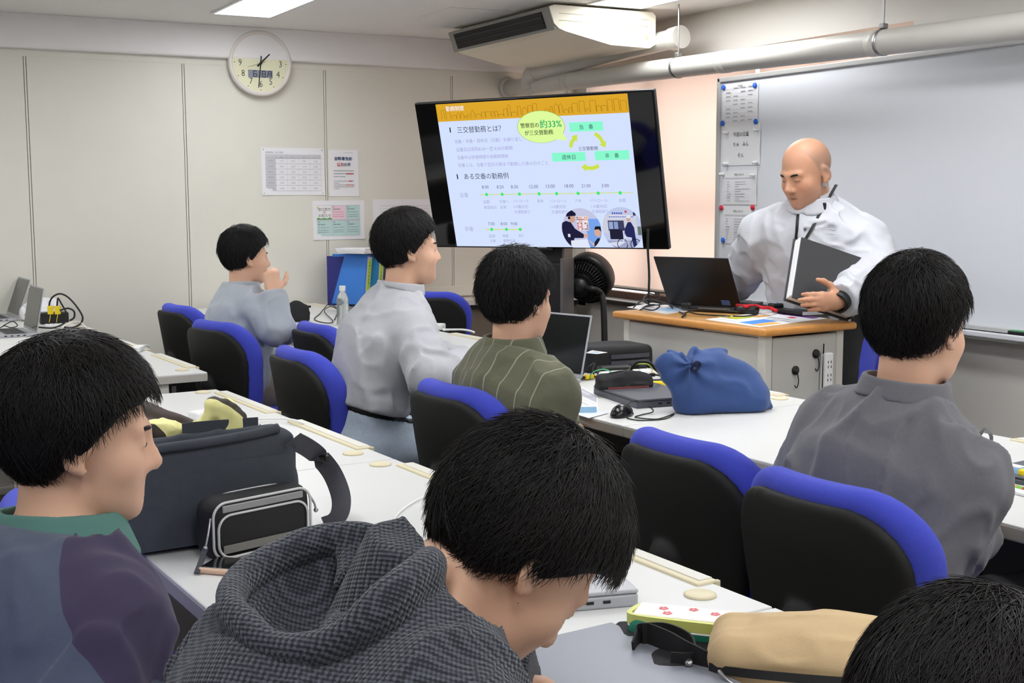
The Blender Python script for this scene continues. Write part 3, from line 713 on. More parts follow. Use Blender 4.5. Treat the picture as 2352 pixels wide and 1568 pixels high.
def ring_collar(X, name, m, parent=None, h=(.0, .045), off=.014, flare=.010, gap=.0, th=.005, res=.004):
    """band round the neck between two heights on the neck axis, flaring outward below like a turned-down collar; gap opens the front"""
    C7, fy, hc, Rh, hs = X['C7'], X['fy'], X['hc'], X['Rh'], X['hs']; a = C7-X['up']*.05+fy*.02; b = hc+Rh@V3(0, -.022, -.055)*hs; ab = b-a; L = np.linalg.norm(ab); ax = ab/L; s0 = (C7-a)@ax
    r0, r1 = .064*min(X['b'], 1.15), .056*hs
    def f(p):
        q = p-a; s = q@ax; r = np.linalg.norm(q-s[:, None]*ax, axis=1); fr = (q@fy)/np.maximum(r, .02); hh = s-s0-.16*np.minimum(q@fy, .03)*-.0
        t = np.clip(s/L, 0, 1); k = np.clip((h[1]-hh)/(h[1]-h[0]), 0, 1); d = np.abs(r-(r0+(r1-r0)*t+off+flare*k))-th
        d = smax(d, np.maximum(hh-h[1], h[0]+.012*np.clip(fr, -1, 1)*-1-hh), .003)
        if gap: d = smax(d, (q@fy)-r*math.cos(gap)-.0, .002) if gap > 0 else d
        return d
    return solid(name, f, C7-.17, C7+.19, res, m, parent or X['root'])
def on_cloth(X, x, y, lift=.0, near=None):
    """where the view line through a photographed point meets the shirt, in the person's own frame"""
    loc, rz = np.array(X['root'].location), X['root'].rotation_euler[2]; o = (CAM-loc)@rotz(rz); d = ray(x, y)@rotz(rz); d = d/np.linalg.norm(d); t0 = np.linalg.norm(X['C7']-o)-.6
    T_ = t0+np.arange(0, 1.3, .002); P = o+T_[:, None]*d; v = X['fs'](P); k = np.argmax(v < 0) if (v < 0).any() else int(np.argmin(v)); return P[k]-d*lift
FWD = DYAW-PI/2
m_grayshirt = mat('shirt_charcoal', (112, 111, 116), .9, noise=.1, nscale=150, bump=.4, bscale=900, sheen=.2)
m_sweat = mat('sweater_heather', (186, 187, 192), .95, noise=.1, nscale=260, bump=.5, bscale=900, sheen=.3)
m_kid = mat('hoodie_palegrey', (176, 182, 190), .95, noise=.06, nscale=200, bump=.4, bscale=900, sheen=.2)
m_jean = mat('denim_light', (184, 198, 213), .9, noise=.16, nscale=90, bump=.5, bscale=1100)
m_khaki = mat('khaki_cotton', (170, 158, 134), .9, noise=.08, nscale=80, bump=.3, bscale=900)
m_trous = mat('trousers_charcoal', (48, 48, 51), .9, noise=.1, nscale=120, bump=.3, bscale=900)
m_white_shirt = mat('shirt_white', (203, 205, 211), .8, noise=.012, nscale=80, bump=.25, bscale=1200)
def stripe_mat(name, base, line, pitch, wdt):
    m = mat(name, base, .92, noise=.1, nscale=120, bump=.4, bscale=900, sheen=.15); nt = m.node_tree; N, L = nt.nodes.new, nt.links.new; b = nt.nodes['Principled BSDF']
    src = b.inputs['Base Color'].links[0].from_socket; tc = N('ShaderNodeTexCoord'); sx = N('ShaderNodeSeparateXYZ'); L(tc.outputs['Object'], sx.inputs[0])
    d = N('ShaderNodeMath'); d.operation = 'DIVIDE'; L(sx.outputs['X'], d.inputs[0]); d.inputs[1].default_value = pitch
    f = N('ShaderNodeMath'); f.operation = 'FRACT'; L(d.outputs[0], f.inputs[0]); c = N('ShaderNodeMath'); c.operation = 'LESS_THAN'; L(f.outputs[0], c.inputs[0]); c.inputs[1].default_value = wdt
    k = N('ShaderNodeMath'); k.operation = 'MULTIPLY'; L(c.outputs[0], k.inputs[0]); k.inputs[1].default_value = .7
    mx = N('ShaderNodeMix'); mx.data_type = 'RGBA'; L(k.outputs[0], mx.inputs['Factor']); L(src, mx.inputs['A']); mx.inputs['B'].default_value = (*lin(line), 1); L(mx.outputs['Result'], b.inputs['Base Color']); return m
m_olive = stripe_mat('shirt_olive_striped', (104, 104, 84), (176, 176, 158), .043, .06)
def split_mat(name, base, other, x0):
    m = mat(name, base, .92, noise=.08, nscale=160, bump=.4, bscale=900, sheen=.15); nt = m.node_tree; N, L = nt.nodes.new, nt.links.new; b = nt.nodes['Principled BSDF']
    tc = N('ShaderNodeTexCoord'); sx = N('ShaderNodeSeparateXYZ'); L(tc.outputs['Object'], sx.inputs[0]); ab = N('ShaderNodeMath'); ab.operation = 'ABSOLUTE'; L(sx.outputs['X'], ab.inputs[0])
    sl_ = N('ShaderNodeMath'); sl_.operation = 'MULTIPLY_ADD'; L(sx.outputs['Z'], sl_.inputs[0]); sl_.inputs[1].default_value = 1.1; L(ab.outputs[0], sl_.inputs[2])
    yy_ = N('ShaderNodeMath'); yy_.operation = 'MULTIPLY_ADD'; L(sx.outputs['Y'], yy_.inputs[0]); yy_.inputs[1].default_value = .8; L(sl_.outputs[0], yy_.inputs[2])
    g = N('ShaderNodeMath'); g.operation = 'GREATER_THAN'; L(yy_.outputs[0], g.inputs[0]); g.inputs[1].default_value = x0
    mx = N('ShaderNodeMix'); mx.data_type = 'RGBA'; L(g.outputs[0], mx.inputs['Factor']); L(b.inputs['Base Color'].links[0].from_socket, mx.inputs['A']); mx.inputs['B'].default_value = (*lin(other), 1); L(mx.outputs['Result'], b.inputs['Base Color']); return m
m_twotone = split_mat('shirt_two_tone', (84, 92, 112), (66, 58, 84), 1.128)
def waffle_mat(name, rgb):
    m = mat(name, rgb, .95, sheen=.25, spec=.15); nt = m.node_tree; N, L = nt.nodes.new, nt.links.new; b = nt.nodes['Principled BSDF']
    tc = N('ShaderNodeTexCoord'); mp = N('ShaderNodeMapping'); mp.inputs['Rotation'].default_value = (.5, .35, .3); L(tc.outputs['Object'], mp.inputs[0]); sx = N('ShaderNodeSeparateXYZ'); L(mp.outputs[0], sx.inputs[0]); out = None
    for ax in 'XYZ':
        k = N('ShaderNodeMath'); k.operation = 'MULTIPLY'; L(sx.outputs[ax], k.inputs[0]); k.inputs[1].default_value = 2*PI/.0049
        c = N('ShaderNodeMath'); c.operation = 'COSINE'; L(k.outputs[0], c.inputs[0])
        if out is None: out = c
        else:
            a = N('ShaderNodeMath'); a.operation = 'ADD'; L(out.outputs[0], a.inputs[0]); L(c.outputs[0], a.inputs[1]); out = a
    r = N('ShaderNodeMapRange'); r.inputs['From Min'].default_value = -1.6; r.inputs['From Max'].default_value = 1.6; L(out.outputs[0], r.inputs['Value'])
    mx = N('ShaderNodeMix'); mx.data_type = 'RGBA'; L(r.outputs['Result'], mx.inputs['Factor']); c = lin(rgb); mx.inputs['A'].default_value = (*[v*.45 for v in c], 1); mx.inputs['B'].default_value = (*[v*1.5 for v in c], 1); L(mx.outputs['Result'], b.inputs['Base Color'])  # knit cavities darkened and ridges lightened in colour, as painted shade
    bp = N('ShaderNodeBump'); bp.inputs['Strength'].default_value = .9; bp.inputs['Distance'].default_value = .0025; L(r.outputs['Result'], bp.inputs['Height']); L(bp.outputs[0], b.inputs['Normal']); return m
m_waffle = waffle_mat('hoodie_waffle', (70, 73, 80))

def Lc(w, loc, rz): return tuple((np.asarray(w, float)-np.asarray(loc, float))@rotz(rz))
# the man in the dark grey shirt
loc = uv(1.92, 1.75); rz = FWD
A = person('person in a dark grey shirt seen from behind, seated right of the knotted blue bag', loc, rz, head=atd(2108, 752, 2.5), hp=.1, hy=.12, sw=.158, bulk=.96,
           elbows=((-.21, .05, .73), (.185, -.03, .70)), wrists=((-.10, .32, .70), (.06, .28, .67)), shirt=m_grayshirt, pants=m_trous, loose=.026, wr=.010, nh=4500, hseed=1,
           hairst=dict(thick=.021, drop=.012, lift=.06), hairlen=.07, res=.008, wrs=(8, 8, 4))
ring_collar(A, 'collar', m_grayshirt, A['shirt'], (.000, .050), .021, .014, .35)
# olive striped shirt
loc = uv(1.93, 3.05)
A = person('person in an olive green striped shirt seen from behind, facing the open laptop', loc, FWD, head=atd(1190, 690, 3.6), hp=.05, hy=.25, sw=.155,
           elbows=((-.205, .02, .73), (.175, -.05, .73)), wrists=((-.10, .26, .66), (.0, .20, .62)), shirt=m_olive, pants=m_trous, loose=.024, wr=.009, nh=3600, hseed=2,
           hairst=dict(thick=.024, drop=.018, lift=.10), hairlen=.06, res=.0085)
ring_collar(A, 'collar', m_olive, A['shirt'], (.000, .048), .020, .013, .35)
# pale sweater, jeans, leaning on the far desk
loc = uv(1.84, 3.98)
A = person('person in a pale grey sweater and light jeans leaning forward on the desk', loc, FWD-.05, head=atd(938, 575, 4.4), hp=.0, hy=-.15, sw=.168, bulk=1.,
           elbows=((-.25, .34, .80), Lc(atd(990, 868, 4.12), loc, FWD-.05)), wrists=((-.10, .52, .74), Lc(atd(1060, 832, 4.34), loc, FWD-.05)), shirt=m_sweat, pants=m_jean, loose=.022, wr=.009, nh=2800, hseed=3,
           hairst=dict(thick=.02, drop=.006, lift=.06), res=.0085, hem=.128, waist=.155, belt=m_black)
ring_collar(A, 'neck_band', m_sweat, A['shirt'], (.010, .040), .018, .004)
# student with a hand at the face
loc = uv(1.93, 5.36); w = atd(628, 672, 5.52); W = Lc(w, loc, FWD)
fdir = np.array(Lc(atd(622, 625, 5.55), loc, FWD))-np.array(W)
A = person('person in a pale grey top and khaki trousers resting face on a hand, far left', loc, FWD, head=atd(565, 592, 5.7), hp=.05, hy=.0, sw=.16, bulk=.95, hs=.98,
           elbows=((-.20, .03, .72), tuple(np.array(Lc(atd(637, 758, 5.46), loc, FWD)))), wrists=((-.04, .24, .64), W), shirt=m_kid, pants=m_khaki, loose=.024, wr=.008, nh=2200, hseed=4,
           hairst=dict(thick=.021, drop=.01, lift=.06), res=.0085, hands=(None, lambda p: hand_blend(p, fdir, (0, .3, .2)-np.array((.9, 0, 0)), 1, .7)))
ring_collar(A, 'neck_band', m_kid, A['shirt'], (.008, .036), .018, .004)
# two-tone top, close on the left
loc = uv(.30, 1.73)
A = person('person in a two-tone blue and purple top with green collar, bottom left', loc, FWD+.1, head=atd(182, 1008, 1.78), hp=.12, hy=-.25, sw=.165, bulk=1.02, hs=.98,
           elbows=((-.24, .02, .70), (.225, -.03, .68)), wrists=((-.10, .24, .64), (.04, .24, .62)), shirt=m_twotone, pants=m_trous, loose=.024, wr=.008, nh=10000, hseed=5,
           hairst=dict(thick=.022, drop=.02, lift=.07, w=.0006), hairlen=.075, res=.007)
m_green = mat('collar_green', (86, 128, 120), .85, bump=.3, bscale=900)
ring_collar(A, 'collar', m_green, A['shirt'], (-.012, .046), .021, .024, .3)
# waffle hoodie, head bowed over the desk
loc = uv(.34, 1.20)
c7 = Lc(atd(905, 1335, 1.36), loc, FWD)
def hframe(C7, up, fy):
    hn = V3(0, -.30, .9)+up*.2; hn /= np.linalg.norm(hn); hx = V3(1, 0, 0); return C7+V3(.0, -.072, .010), np.array([hx, np.cross(hn, hx), hn]).T
def hollow(C7, up, fy, fx):
    hc_, HF = hframe(C7, up, fy); na = C7+fy*.02
    def f(p):
        q = (p-hc_)@HF; r = (p-na)@np.array([fx, fy]).T; return smax(s_ell((0, 0, .02), (.108, .098, .10))(q), .068-np.sqrt((r*r).sum(1)), .01)
    return f
A = person('person in a dark waffle-knit hoodie bowing low over the desk, bottom centre', loc, FWD, head=atd(1180, 1272, 1.42), hp=.95, hy=-.1, carve=hollow, sw=.172, bulk=1.0, c7=c7,
           elbows=((-.28, .34, .72), (.27, .33, .74)), wrists=((-.12, .52, .735), (.10, .56, .735)), shirt=m_waffle, pants=m_trous, loose=.026, wr=.012, nh=11000, hseed=6,
           hairst=dict(thick=.022, drop=.004, lift=.08, w=.0006), hairlen=.08, res=.007)
C7, fy, fx, up = A['C7'], A['fy'], A['fx'], A['up']; hcn, HF = hframe(C7, up, fy)
def hood(p):
    q = (p-hcn)@HF; n1 = noise3(p, 11, 31); q = q+np.c_[.006*n1, .007*noise3(p, 9, 32), .006*noise3(p, 12, 33)]
    ang = np.arctan2(q[:, 1], q[:, 0]); rr = np.sqrt((q[:, 0]/.118)**2+(q[:, 1]/.108)**2); rad = (rr-1)*.113
    h = .014*np.sin(ang*2+.6)+.008*np.sin(ang*3); ring = np.sqrt(rad**2+((q[:, 2]-h)/1.1)**2)-.0165
    bowl = np.abs(s_ell((0, -.0, .0), (.122, .112, .125))(q))-.009; bowl = smax(bowl, q[:, 2]-h, .01)
    Bf = Blend(); Bf.chain([(-.085, .055, -.012), (-.04, .035, -.022), (.01, .0, -.038), (.06, -.045, -.030)], [.014, .016, .015, .012], .01); Bf.chain([(-.06, -.05, -.055), (.0, -.06, -.06), (.05, -.085, -.03)], [.014, .016, .012], .01)
    d = smin(smin(ring, bowl, .012), Bf(q), .010)
    d = smax(d, .052-np.sqrt((((p-C7-up*.03)@np.array([fx, fy]).T)**2).sum(1))-1e3*0, .006)
    return d-.003*noise3(p, 30, 34)
solid('hood', hood, hcn-.23, hcn+.23, .006, m_waffle, A['shirt'])
# bottom right corner
loc = uv(.36, .50)
A = person('person at the bottom right corner showing only black hair and part of a head', loc, FWD, head=atd(2200, 1770, 1.08), hp=.75, hy=.1, sw=.18,
           elbows=((-.25, .3, .73), (.25, .3, .73)), wrists=((-.12, .46, .735), (.12, .46, .735)), shirt=m_trous, pants=m_trous, loose=.022, wr=.008, nh=10000, hseed=7,
           hairst=dict(thick=.024, drop=.03, lift=.06, w=.0006), hairlen=.10, res=.008)
# the standing man
trz = 2.05; loc = atd(1872, 790, 5.24)*V3(1, 1, 0); J = lambda x, y, d: Lc(atd(x, y, d), loc, trz)
def stub_shade(hc, Rh, hs):  # stubble, lips and cheeks; mouth line, nostrils, lid slits hold painted shade
    def f(v):
        q = ((v-hc)@Rh)/hs; c = np.ones((len(v), 3)); head = (np.abs(q) < .16).all(1)
        k = np.clip((q[:, 2]-np.interp(q[:, 1], [-.1, -.03, .01, .06], [-.05, -.03, .0, .16]))/.02, 0, 1)*np.clip((.112-q[:, 2])/.05, 0, 1)*head
        c *= (1-k[:, None]*np.array([.30, .24, .17]))
        lip = np.clip(1-np.abs(q[:, 2]+.068)/.009, 0, 1)*np.clip(1-np.abs(q[:, 0])/.024, 0, 1)*(q[:, 1] > .078)*head; c *= 1-lip[:, None]*np.array([.22, .46, .42]); mo = np.clip(1-np.abs(q[:, 2]+.0675)/.0035, 0, 1)*np.clip(1.2-np.abs(q[:, 0])/.020, 0, 1)*(q[:, 1] > .07)*head; c *= 1-mo[:, None]*.55; ns = np.exp(-((np.abs(q[:, 0])-.012)/.005)**2-((q[:, 2]+.042)/.005)**2)*(q[:, 1] > .08)*head; c *= 1-ns[:, None]*.4; ck = np.exp(-((np.abs(q[:, 0])-.042)/.022)**2-((q[:, 2]+.03)/.025)**2)*(q[:, 1] > .03)*head; c *= 1-ck[:, None]*np.array([0, .10, .10])
        be = np.clip((-.045-q[:, 2])/.02, 0, 1)*(q[:, 1] > .02)*head; c *= 1-be[:, None]*np.array([.12, .10, .07])
        slit = np.clip(1-np.abs(q[:, 2]-.001)/.0022, 0, 1)*(np.abs(np.abs(q[:, 0])-.031) < .014)*(q[:, 1] > .07); c *= 1-slit[:, None]*.75
        return c
    return f
bd = np.array(J(1858, 694, 4.62))-np.array(J(1928, 690, 4.68))
TEACH = person('bald person in a white shirt and lanyard standing behind the teaching desk', loc, trz, head=atd(1852, 398, 5.0), hp=.36, hy=-.42, hr=.0, hs=1.06, wide=1.1, pel=(0, -.02, .90), sw=.215, bulk=1.10,
           elbows=(J(2014, 622, 4.86), J(1730, 588, 5.34)), wrists=(J(1932, 690, 4.69), J(1676, 676, 5.52)), knees=((-.10, .0, .48), (.10, .03, .48)), ankles=((-.12, -.04, .09), (.12, .0, .09)),
           shirt=m_white_shirt, pants=m_trous, loose=.030, wr=.011, waist=.03, hem=-.015, hair=False, res=.0048, skinm=m_skin2, tonef=stub_shade, neckcut=-.052, nslope=.0, lid=.0022, shres=.006, wrs=(8, 8, 6),
           hands=(lambda p: hand_blend(p, bd, np.array(J(1850, 640, 5.3))-np.array(J(1850, 640, 4.8)), 1, .45, thumb=.9), lambda p: hand_blend(p, np.array(J(1645, 690, 5.5))-np.array(J(1676, 676, 5.52)), (0, 0, -1), -1, .4)))

ring_collar(TEACH, 'collar', m_white_shirt, TEACH['shirt'], (.016, .066), .020, .016, .32, .0065)
RT = TEACH['root']; b = MB()
for pts in (((1921, 424), (1905, 452), (1884, 488), (1866, 522), (1846, 556)), ((1836, 474), (1832, 500), (1830, 530), (1826, 566))):
    P = spline([on_cloth(TEACH, x, y, .004) for x, y in pts], 5); b.tube(P, 0, flat=(.012, .002), up=np.array([0, 1, .3]))
b.build('lanyard', m_black, RT)
b = MB(); q = on_cloth(TEACH, 1892, 474, .005); b.box(q, (.02, .008, .03), .003); b.build('lanyard_clip', m_black, RT)
m_btn = mat('button_slate', (70, 78, 96), .4)
for x, y in ((1857, 482), (1849, 526), (1878, 470)):
    q = on_cloth(TEACH, x, y, .002); b = MB(); b.lathe([(0, 0), (.0055, 0), (.0055, .002), (0, .0025)], q, (0, 1, .1), 14); b.build('button', m_btn, TEACH['shirt'])
b = MB(); P = np.array([[on_cloth(TEACH, 1836+(12-2)*i/4+j*-.0, 476+j*14, .0015) for i in range(5)] for j in range(6)]); b.grid(P, True, -.001); b.build('button_placket', m_white_shirt, TEACH['shirt'])
b = MB(); b.tube(spline([on_cloth(TEACH, x, y, .001) for x, y in ((1878, 522), (1900, 526), (1920, 528))], 4), .0012, 5); b.tube(spline([on_cloth(TEACH, x, y, .001) for x, y in ((1874, 533), (1896, 536), (1918, 537))], 4), .0008, 5); b.build('pocket_edge', m_white_shirt, TEACH['shirt'])
for x in (-1, 1):
    b = MB(); b.tube([TEACH['hc']+TEACH['Rh']@(V3(x*1.06*(.016+.011*k), .0945-.0035*k*k*.6, .022+.003*math.sin(k)))*1.06 for k in range(4)], [.003, .0042, .0036, .0018], 6); b.build('eyebrow', m_hair, RT)
# ---------------------------------------------------------------- whiteboard
RW = np.array([[0, -1, 0], [0, 0, 1], [-1, 0, 0]]).T          # drawing plane on the window wall: x along -Y, y up
RB = np.array([[1, 0, 0], [0, 0, 1], [0, -1, 0]]).T           # drawing plane on the back wall
m_board = mat('whiteboard_enamel', (228, 231, 236), .38, spec=.4)
m_alu2 = mat('board_frame', (196, 196, 194), .4, .3)
m_paper = mat('paper_white', (238, 238, 240), .8)
m_ink = mat('ink_black', (40, 40, 44), .8); m_inkg = mat('ink_grey', (180, 180, 188), .8); m_red = mat('ink_red', (200, 40, 50), .7); m_inkb = mat('ink_navy', (50, 80, 120), .8)
XB = 4.40; YL, YR = 5.668, 3.10
t = thing('whiteboard', 'large white marker board on the window side behind the bald man', 'whiteboard', (XB, (YL+YR)/2, 0))
hw = (YL-YR)/2
b = MB(); b.box((.012, 0, 1.41), (.02, 2*hw-.02, 1.20)); b.build('writing_surface', m_board, t)
b = MB()
for s in (-1, 1): b.box((.005, s*(hw-.008), 1.405), (.036, .028, 1.236), .004)
b.box((.005, 0, 2.012), (.036, 2*hw, .026), .004); b.box((.005, 0, .806), (.036, 2*hw, .02), .004); b.build('frame', m_alu2, t)
b = MB(); b.box((-.035, -.02, .780), (.07, 2*hw-.1, .012), .004); b.box((-.068, -.02, .786), (.012, 2*hw-.1, .026), .006); b.build('pen_tray', mat('tray_white', (228, 230, 234), .3), t)
for s in (-1, 1):
    b = MB(); b.box((.036, s*(hw-.3), 1.6), (.03, .06, .12), .004); b.build('wall_bracket', m_alu2, t)
def sheet(name, label, y0, z0, y1, z1, items, group=None, cat='paper', lift=.002):
    """paper on the whiteboard; items drawn in its own millimetre-like 0..1 frame"""
    t = thing(name, label, cat, (XB+.0015, (y0+y1)/2, min(z0, z1)), 0, group); W, H = abs(y1-y0), abs(z1-z0)
    yy = np.linspace(-W/2, W/2, 5); zz = np.linspace(0, H, 9); P = np.array([[(-.002-.0035*math.sin(PI*k/8)**2*(1+.5*math.sin(3*j+k)), -yv, zv) for j, yv in enumerate(yy)] for k, zv in enumerate(zz)])
    b = MB(); b.grid(P, True, .0004); b.build('sheet', m_paper, t)
    b = MB(); b.at((-.0072, 0, 0), RW)
    for it in items:
        if it[0] == 't': b.mat(it[5] if len(it) > 5 else 0).text(it[1], (it[2]-.5)*W, it[3]*H, it[4], align='CENTER')
        if it[0] == 'r': b.mat(it[5] if len(it) > 5 else 1).rect((it[1]-.5)*W, it[2]*H, (it[3]-.5)*W, it[4]*H)
    b.build('print', [m_ink, m_inkg, m_red], t); return t
Bp = lambda x, y: atX(x, y, XB)
def span(x0, y0, x1, y1): p, q = Bp(x0, y0), Bp(x1, y1); return p[1], p[2], q[1], q[2]
tab = [('r', .08, .90, .92, .905)]+[('r', .06, .08+.1*k, .94, .083+.1*k) for k in range(9)]+[('t', '予定表', .5, .95, .014)]
for i in range(9):
    for j in range(4):
        if (i*7+j*3) % 4: tab.append(('r', .10+.21*j, .105+.1*i, .10+.21*j+.13, .125+.1*i))
sheet('timetable_sheet', 'printed timetable sheet at the top left of the whiteboard, blue magnets at its corners', *span(1662, 197, 1741, 284), tab, 'sheets on the whiteboard')
sheet('duty_sheet', 'sheet on the whiteboard with three large handwriting-like lines, below the timetable', *span(1662, 286, 1746, 378), [('t', '今週の日直', .5, .74, .027), ('t', 'ちゅ　みん', .5, .50, .027), ('t', 'そん', .5, .24, .027)], 'sheets on the whiteboard')
def notice(seed):
    r = random.Random(seed); o = [('t', '募集のお知らせ', .5, .88, .012), ('r', .10, .77, .90, .785)]
    for k in range(9): o += [('r', .15, .66-.07*k, .15+r.uniform(.04, .12), .675-.07*k), ('r', .38, .66-.07*k, .38+r.uniform(.08, .5), .675-.07*k)]
    return o
sheet('notice_sheet', 'small-print notice on the whiteboard, held by white magnets, under the duty sheet', *span(1661, 392, 1738, 470), notice(3), 'sheets on the whiteboard')
sheet('notice_sheet', 'small-print notice on the whiteboard, hung from two red magnets, lowest of the column', *span(1658, 474, 1737, 562), notice(8), 'sheets on the whiteboard')
def magnet(x, y, m, lab, white=False):
    p = Bp(x, y); b = MB()
    if white: b.lathe([(0, 0), (.010, 0), (.010, .006), (.007, .016), (.009, .024), (0, .026)], (0, 0, 0), (-1, 0, 0), 16)
    else: b.lathe([(0, 0), (.0145, 0), (.0145, .005), (.012, .0075), (0, .008)], (0, 0, 0), (-1, 0, 0), 20)
    o = b.build('magnet', m); o.location = (XB-.0055, p[1], p[2]); tag(o, lab, 'magnet', 'magnets on the whiteboard')
mb_, mr_, mw_ = mat('magnet_blue', (38, 104, 214), .4), mat('magnet_red', (214, 40, 70), .4), mat('magnet_white', (240, 240, 240), .4)
for x, y, w_ in ((1664, 201, 'top left corner of the timetable sheet'), (1736, 196, 'top right corner of the timetable sheet'), (1662, 283, 'bottom left corner of the timetable sheet'), (1738, 279, 'bottom right corner of the timetable sheet'), (1663, 551, 'lower left edge of the lowest notice')): magnet(x, y, mb_, 'round blue magnet at the '+w_)
for x, y, w_ in ((1659, 477, 'left'), (1731, 476, 'right')): magnet(x, y, mr_, 'round red magnet at the top %s of the lowest notice' % w_)
for x, y, w_ in ((1672, 305, 'top left of the duty sheet'), (1742, 298, 'top right of the duty sheet'), (1671, 376, 'bottom left of the duty sheet'), (1740, 373, 'bottom right of the duty sheet'), (1663, 400, 'top left of the upper small-print notice'), (1733, 402, 'top right of the upper small-print notice')): magnet(x, y, mw_, 'white peg magnet at the '+w_, True)
def stick(name, label, cat, p0, p1, r, m, cap=None, parentcap='cap'):
    p0, p1 = np.asarray(p0, float), np.asarray(p1, float); t = thing(name, label, cat, p0); d = p1-p0
    b = MB(); b.cyl((0, 0, r), d*.72+V3(0, 0, r), r, n=14); b.build('barrel', m, t)
    b = MB(); b.cyl(d*.70+V3(0, 0, r), d+V3(0, 0, r), r*1.08, n=14); b.build(parentcap, cap or m_black, t); return t
q = atX(1722, 686, XB-.04)
z_ = .7865
for k, (y, m, c, l) in enumerate(((5.23, m_black, m_white, 'black and white'), (5.11, m_white, m_black, 'white-barrelled'))): stick('marker_pen', l+' marker pen in the whiteboard tray left of the bald man', 'pen', (XB-.04, y, z_), (XB-.04, y-.13, z_), .009, m, c)
b = MB(); b.box((0, 0, .014), (.045, .13, .028), .008); b.mat(1); b.box((0, 0, .004), (.042, .126, .008), .002); o = b.build('board_eraser', [m_black, m_white]); o.location = (XB-.036, 5.39, z_); tag(o, 'black felt eraser in the whiteboard tray left of the pens', 'eraser')
p = atX(2345, 768, XB-.04); b = MB(); b.box((0, 0, .014), (.04, .12, .028), .006); b.mat(1); b.box((0, .0, .026), (.034, .11, .006), .002); o = b.build('board_eraser', [m_black, mat('eraser_green', (60, 150, 90), .6)]); o.location = (XB-.036, 3.56, z_); tag(o, 'dark eraser in the whiteboard tray at the right edge of the photo', 'eraser')

# ---------------------------------------------------------------- the screen on its stand
TVC = V3(3.3892, 5.9350, 1.4963); TVM = rotz(-1.02244)@rotx(.24439)@roty(-.00996); TW = 1.45; TH = TW/1.74
TR = TVM@np.array([[1, 0, 0], [0, 0, -1], [0, 1, 0]])           # x right, y up, z out of the screen
tv = thing('television', 'big wide screen on a black stand, tilted, showing a slide in Japanese', 'television', (3.47, 5.99, 0))
T0 = -V3(3.47, 5.99, 0)+TVC
b = MB(); b.at(T0, TR); b.box((0, 0, -.022), (TW, TH, .034), .006); b.box((0, -.03, -.055), (TW*.75, TH*.7, .05), .02); b.box((-.03, -TH/2-.006, -.012), (.14, .018, .02), .004)
b.build('bezel', mat('tv_black', (16, 16, 17), .3), tv)
scr = MB(); scr.at(T0, TR); SM = []
def sm(rgb):
    k = tuple(rgb)
    if k not in SM: SM.append(k)
    scr.mat(SM.index(k)+1)
def sl(x, y):
    """a point of the photographed screen -> the screen's own plane"""
    w = onplane(940+x/3.856, 190+y/3.856, TR[:, 2], TR[:, 2]@TVC)-TVC; return np.array([w@TR[:, 0], w@TR[:, 1]])
scr.mat(0); scr.rect(-TW/2+.008, -TH/2+.014, TW/2-.008, TH/2-.008, .0005)
SY0, SY1 = sl(1100, 1452)[1], TH/2-.012; SX0, SX1 = sl(232, 183)[0]*.5+sl(422, 1440)[0]*.5, sl(1930, 90)[0]*.5+sl(2075, 1460)[0]*.5
sm((212, 226, 255)); scr.rect(SX0, SY0, SX1, SY1, .0010)
yb_ = (sl(255, 345)[1]+sl(1947, 265)[1])/2; sm((222, 168, 44)); scr.rect(SX0, yb_, SX1, SY1, .0014)
def stext(txt, x0, y0, x1, y1, rgb, bold=0., z=.0026):
    p, q = sl(x0, y0), sl(x1, y1); v, f = text_mesh(txt, 1, 'LEFT', 0); w = v[:, 0].max()-v[:, 0].min(); s = (q[0]-p[0])/w
    sm(rgb)
    for dx in ((-.5, 0, .5) if bold else (0,)): scr.text(txt, p[0]-v[:, 0].min()*s+dx*bold*s*2.2, (p[1]+q[1])/2, s, z+dx*.0001, 'LEFT', 0)
r = random.Random(5); x = SX0+.03; L = []; base = yb_+.012; L.append((x, base))
while x < SX1-.03:
    h = r.choice([.012, .02, .03, .04, .05, .06]); w = r.uniform(.012, .035); L += [(x, base+h), (x+w*.5, base+h+(r.random() < .3)*.014), (x+w, base+h), (x+w, base+r.choice([0, .006, .01]))]; x += w+r.uniform(.002, .012); L.append((x, base))
sm((150, 104, 20)); scr.tube([(a, c, .0017) for a, c in L], .0011, 4)
LAV, DK = (168, 164, 214), (44, 44, 66)
stext('勤務制度', 325, 228, 487, 225, (250, 248, 255), .012)
for x0, y0 in ((364, 418), (428, 831)): p = sl(x0, y0); sm((20, 20, 28)); scr.rect(p[0]-.0035, p[1]-.014, p[0]+.0035, p[1]+.014, .002)
stext('三交替勤務とは？', 427, 418, 815, 400, DK); stext('ある交番の勤務例', 488, 828, 880, 822, DK)
for s_, a in (('当番・非番・週休日（日勤）を繰り返し', (405, 520, 1000, 497)), ('当番日は原則8:30～翌 8:30の勤務', (418, 592, 920, 575)), ('当番中は休憩時間や仮眠時間有', (428, 662, 880, 648)), ('非番とは、当番で翌日の朝まで勤務した後の日のこと', (435, 730, 1232, 708))): stext(s_, *a, LAV)
def band(x0, y0, x1, y1, w, rgb, z=.002): p, q = sl(x0, y0), sl(x1, y1); sm(rgb); y = (p[1]+q[1])/2; scr.rect(p[0], y-w, q[0], y+w, z)
def dot(x, y, r_, rgb, z=.0024, sy=1.): p = sl(x, y); sm(rgb); scr.poly([(p[0]+r_*math.cos(a), p[1]+r_*sy*math.sin(a)) for a in np.linspace(0, 2*PI, 28, endpoint=False)], z)
YG, GR, MINT = (206, 226, 74), (70, 232, 110), (138, 250, 206)
band(625, 988, 1985, 974, .0018, YG); band(680, 1300, 1000, 1297, .0022, YG)
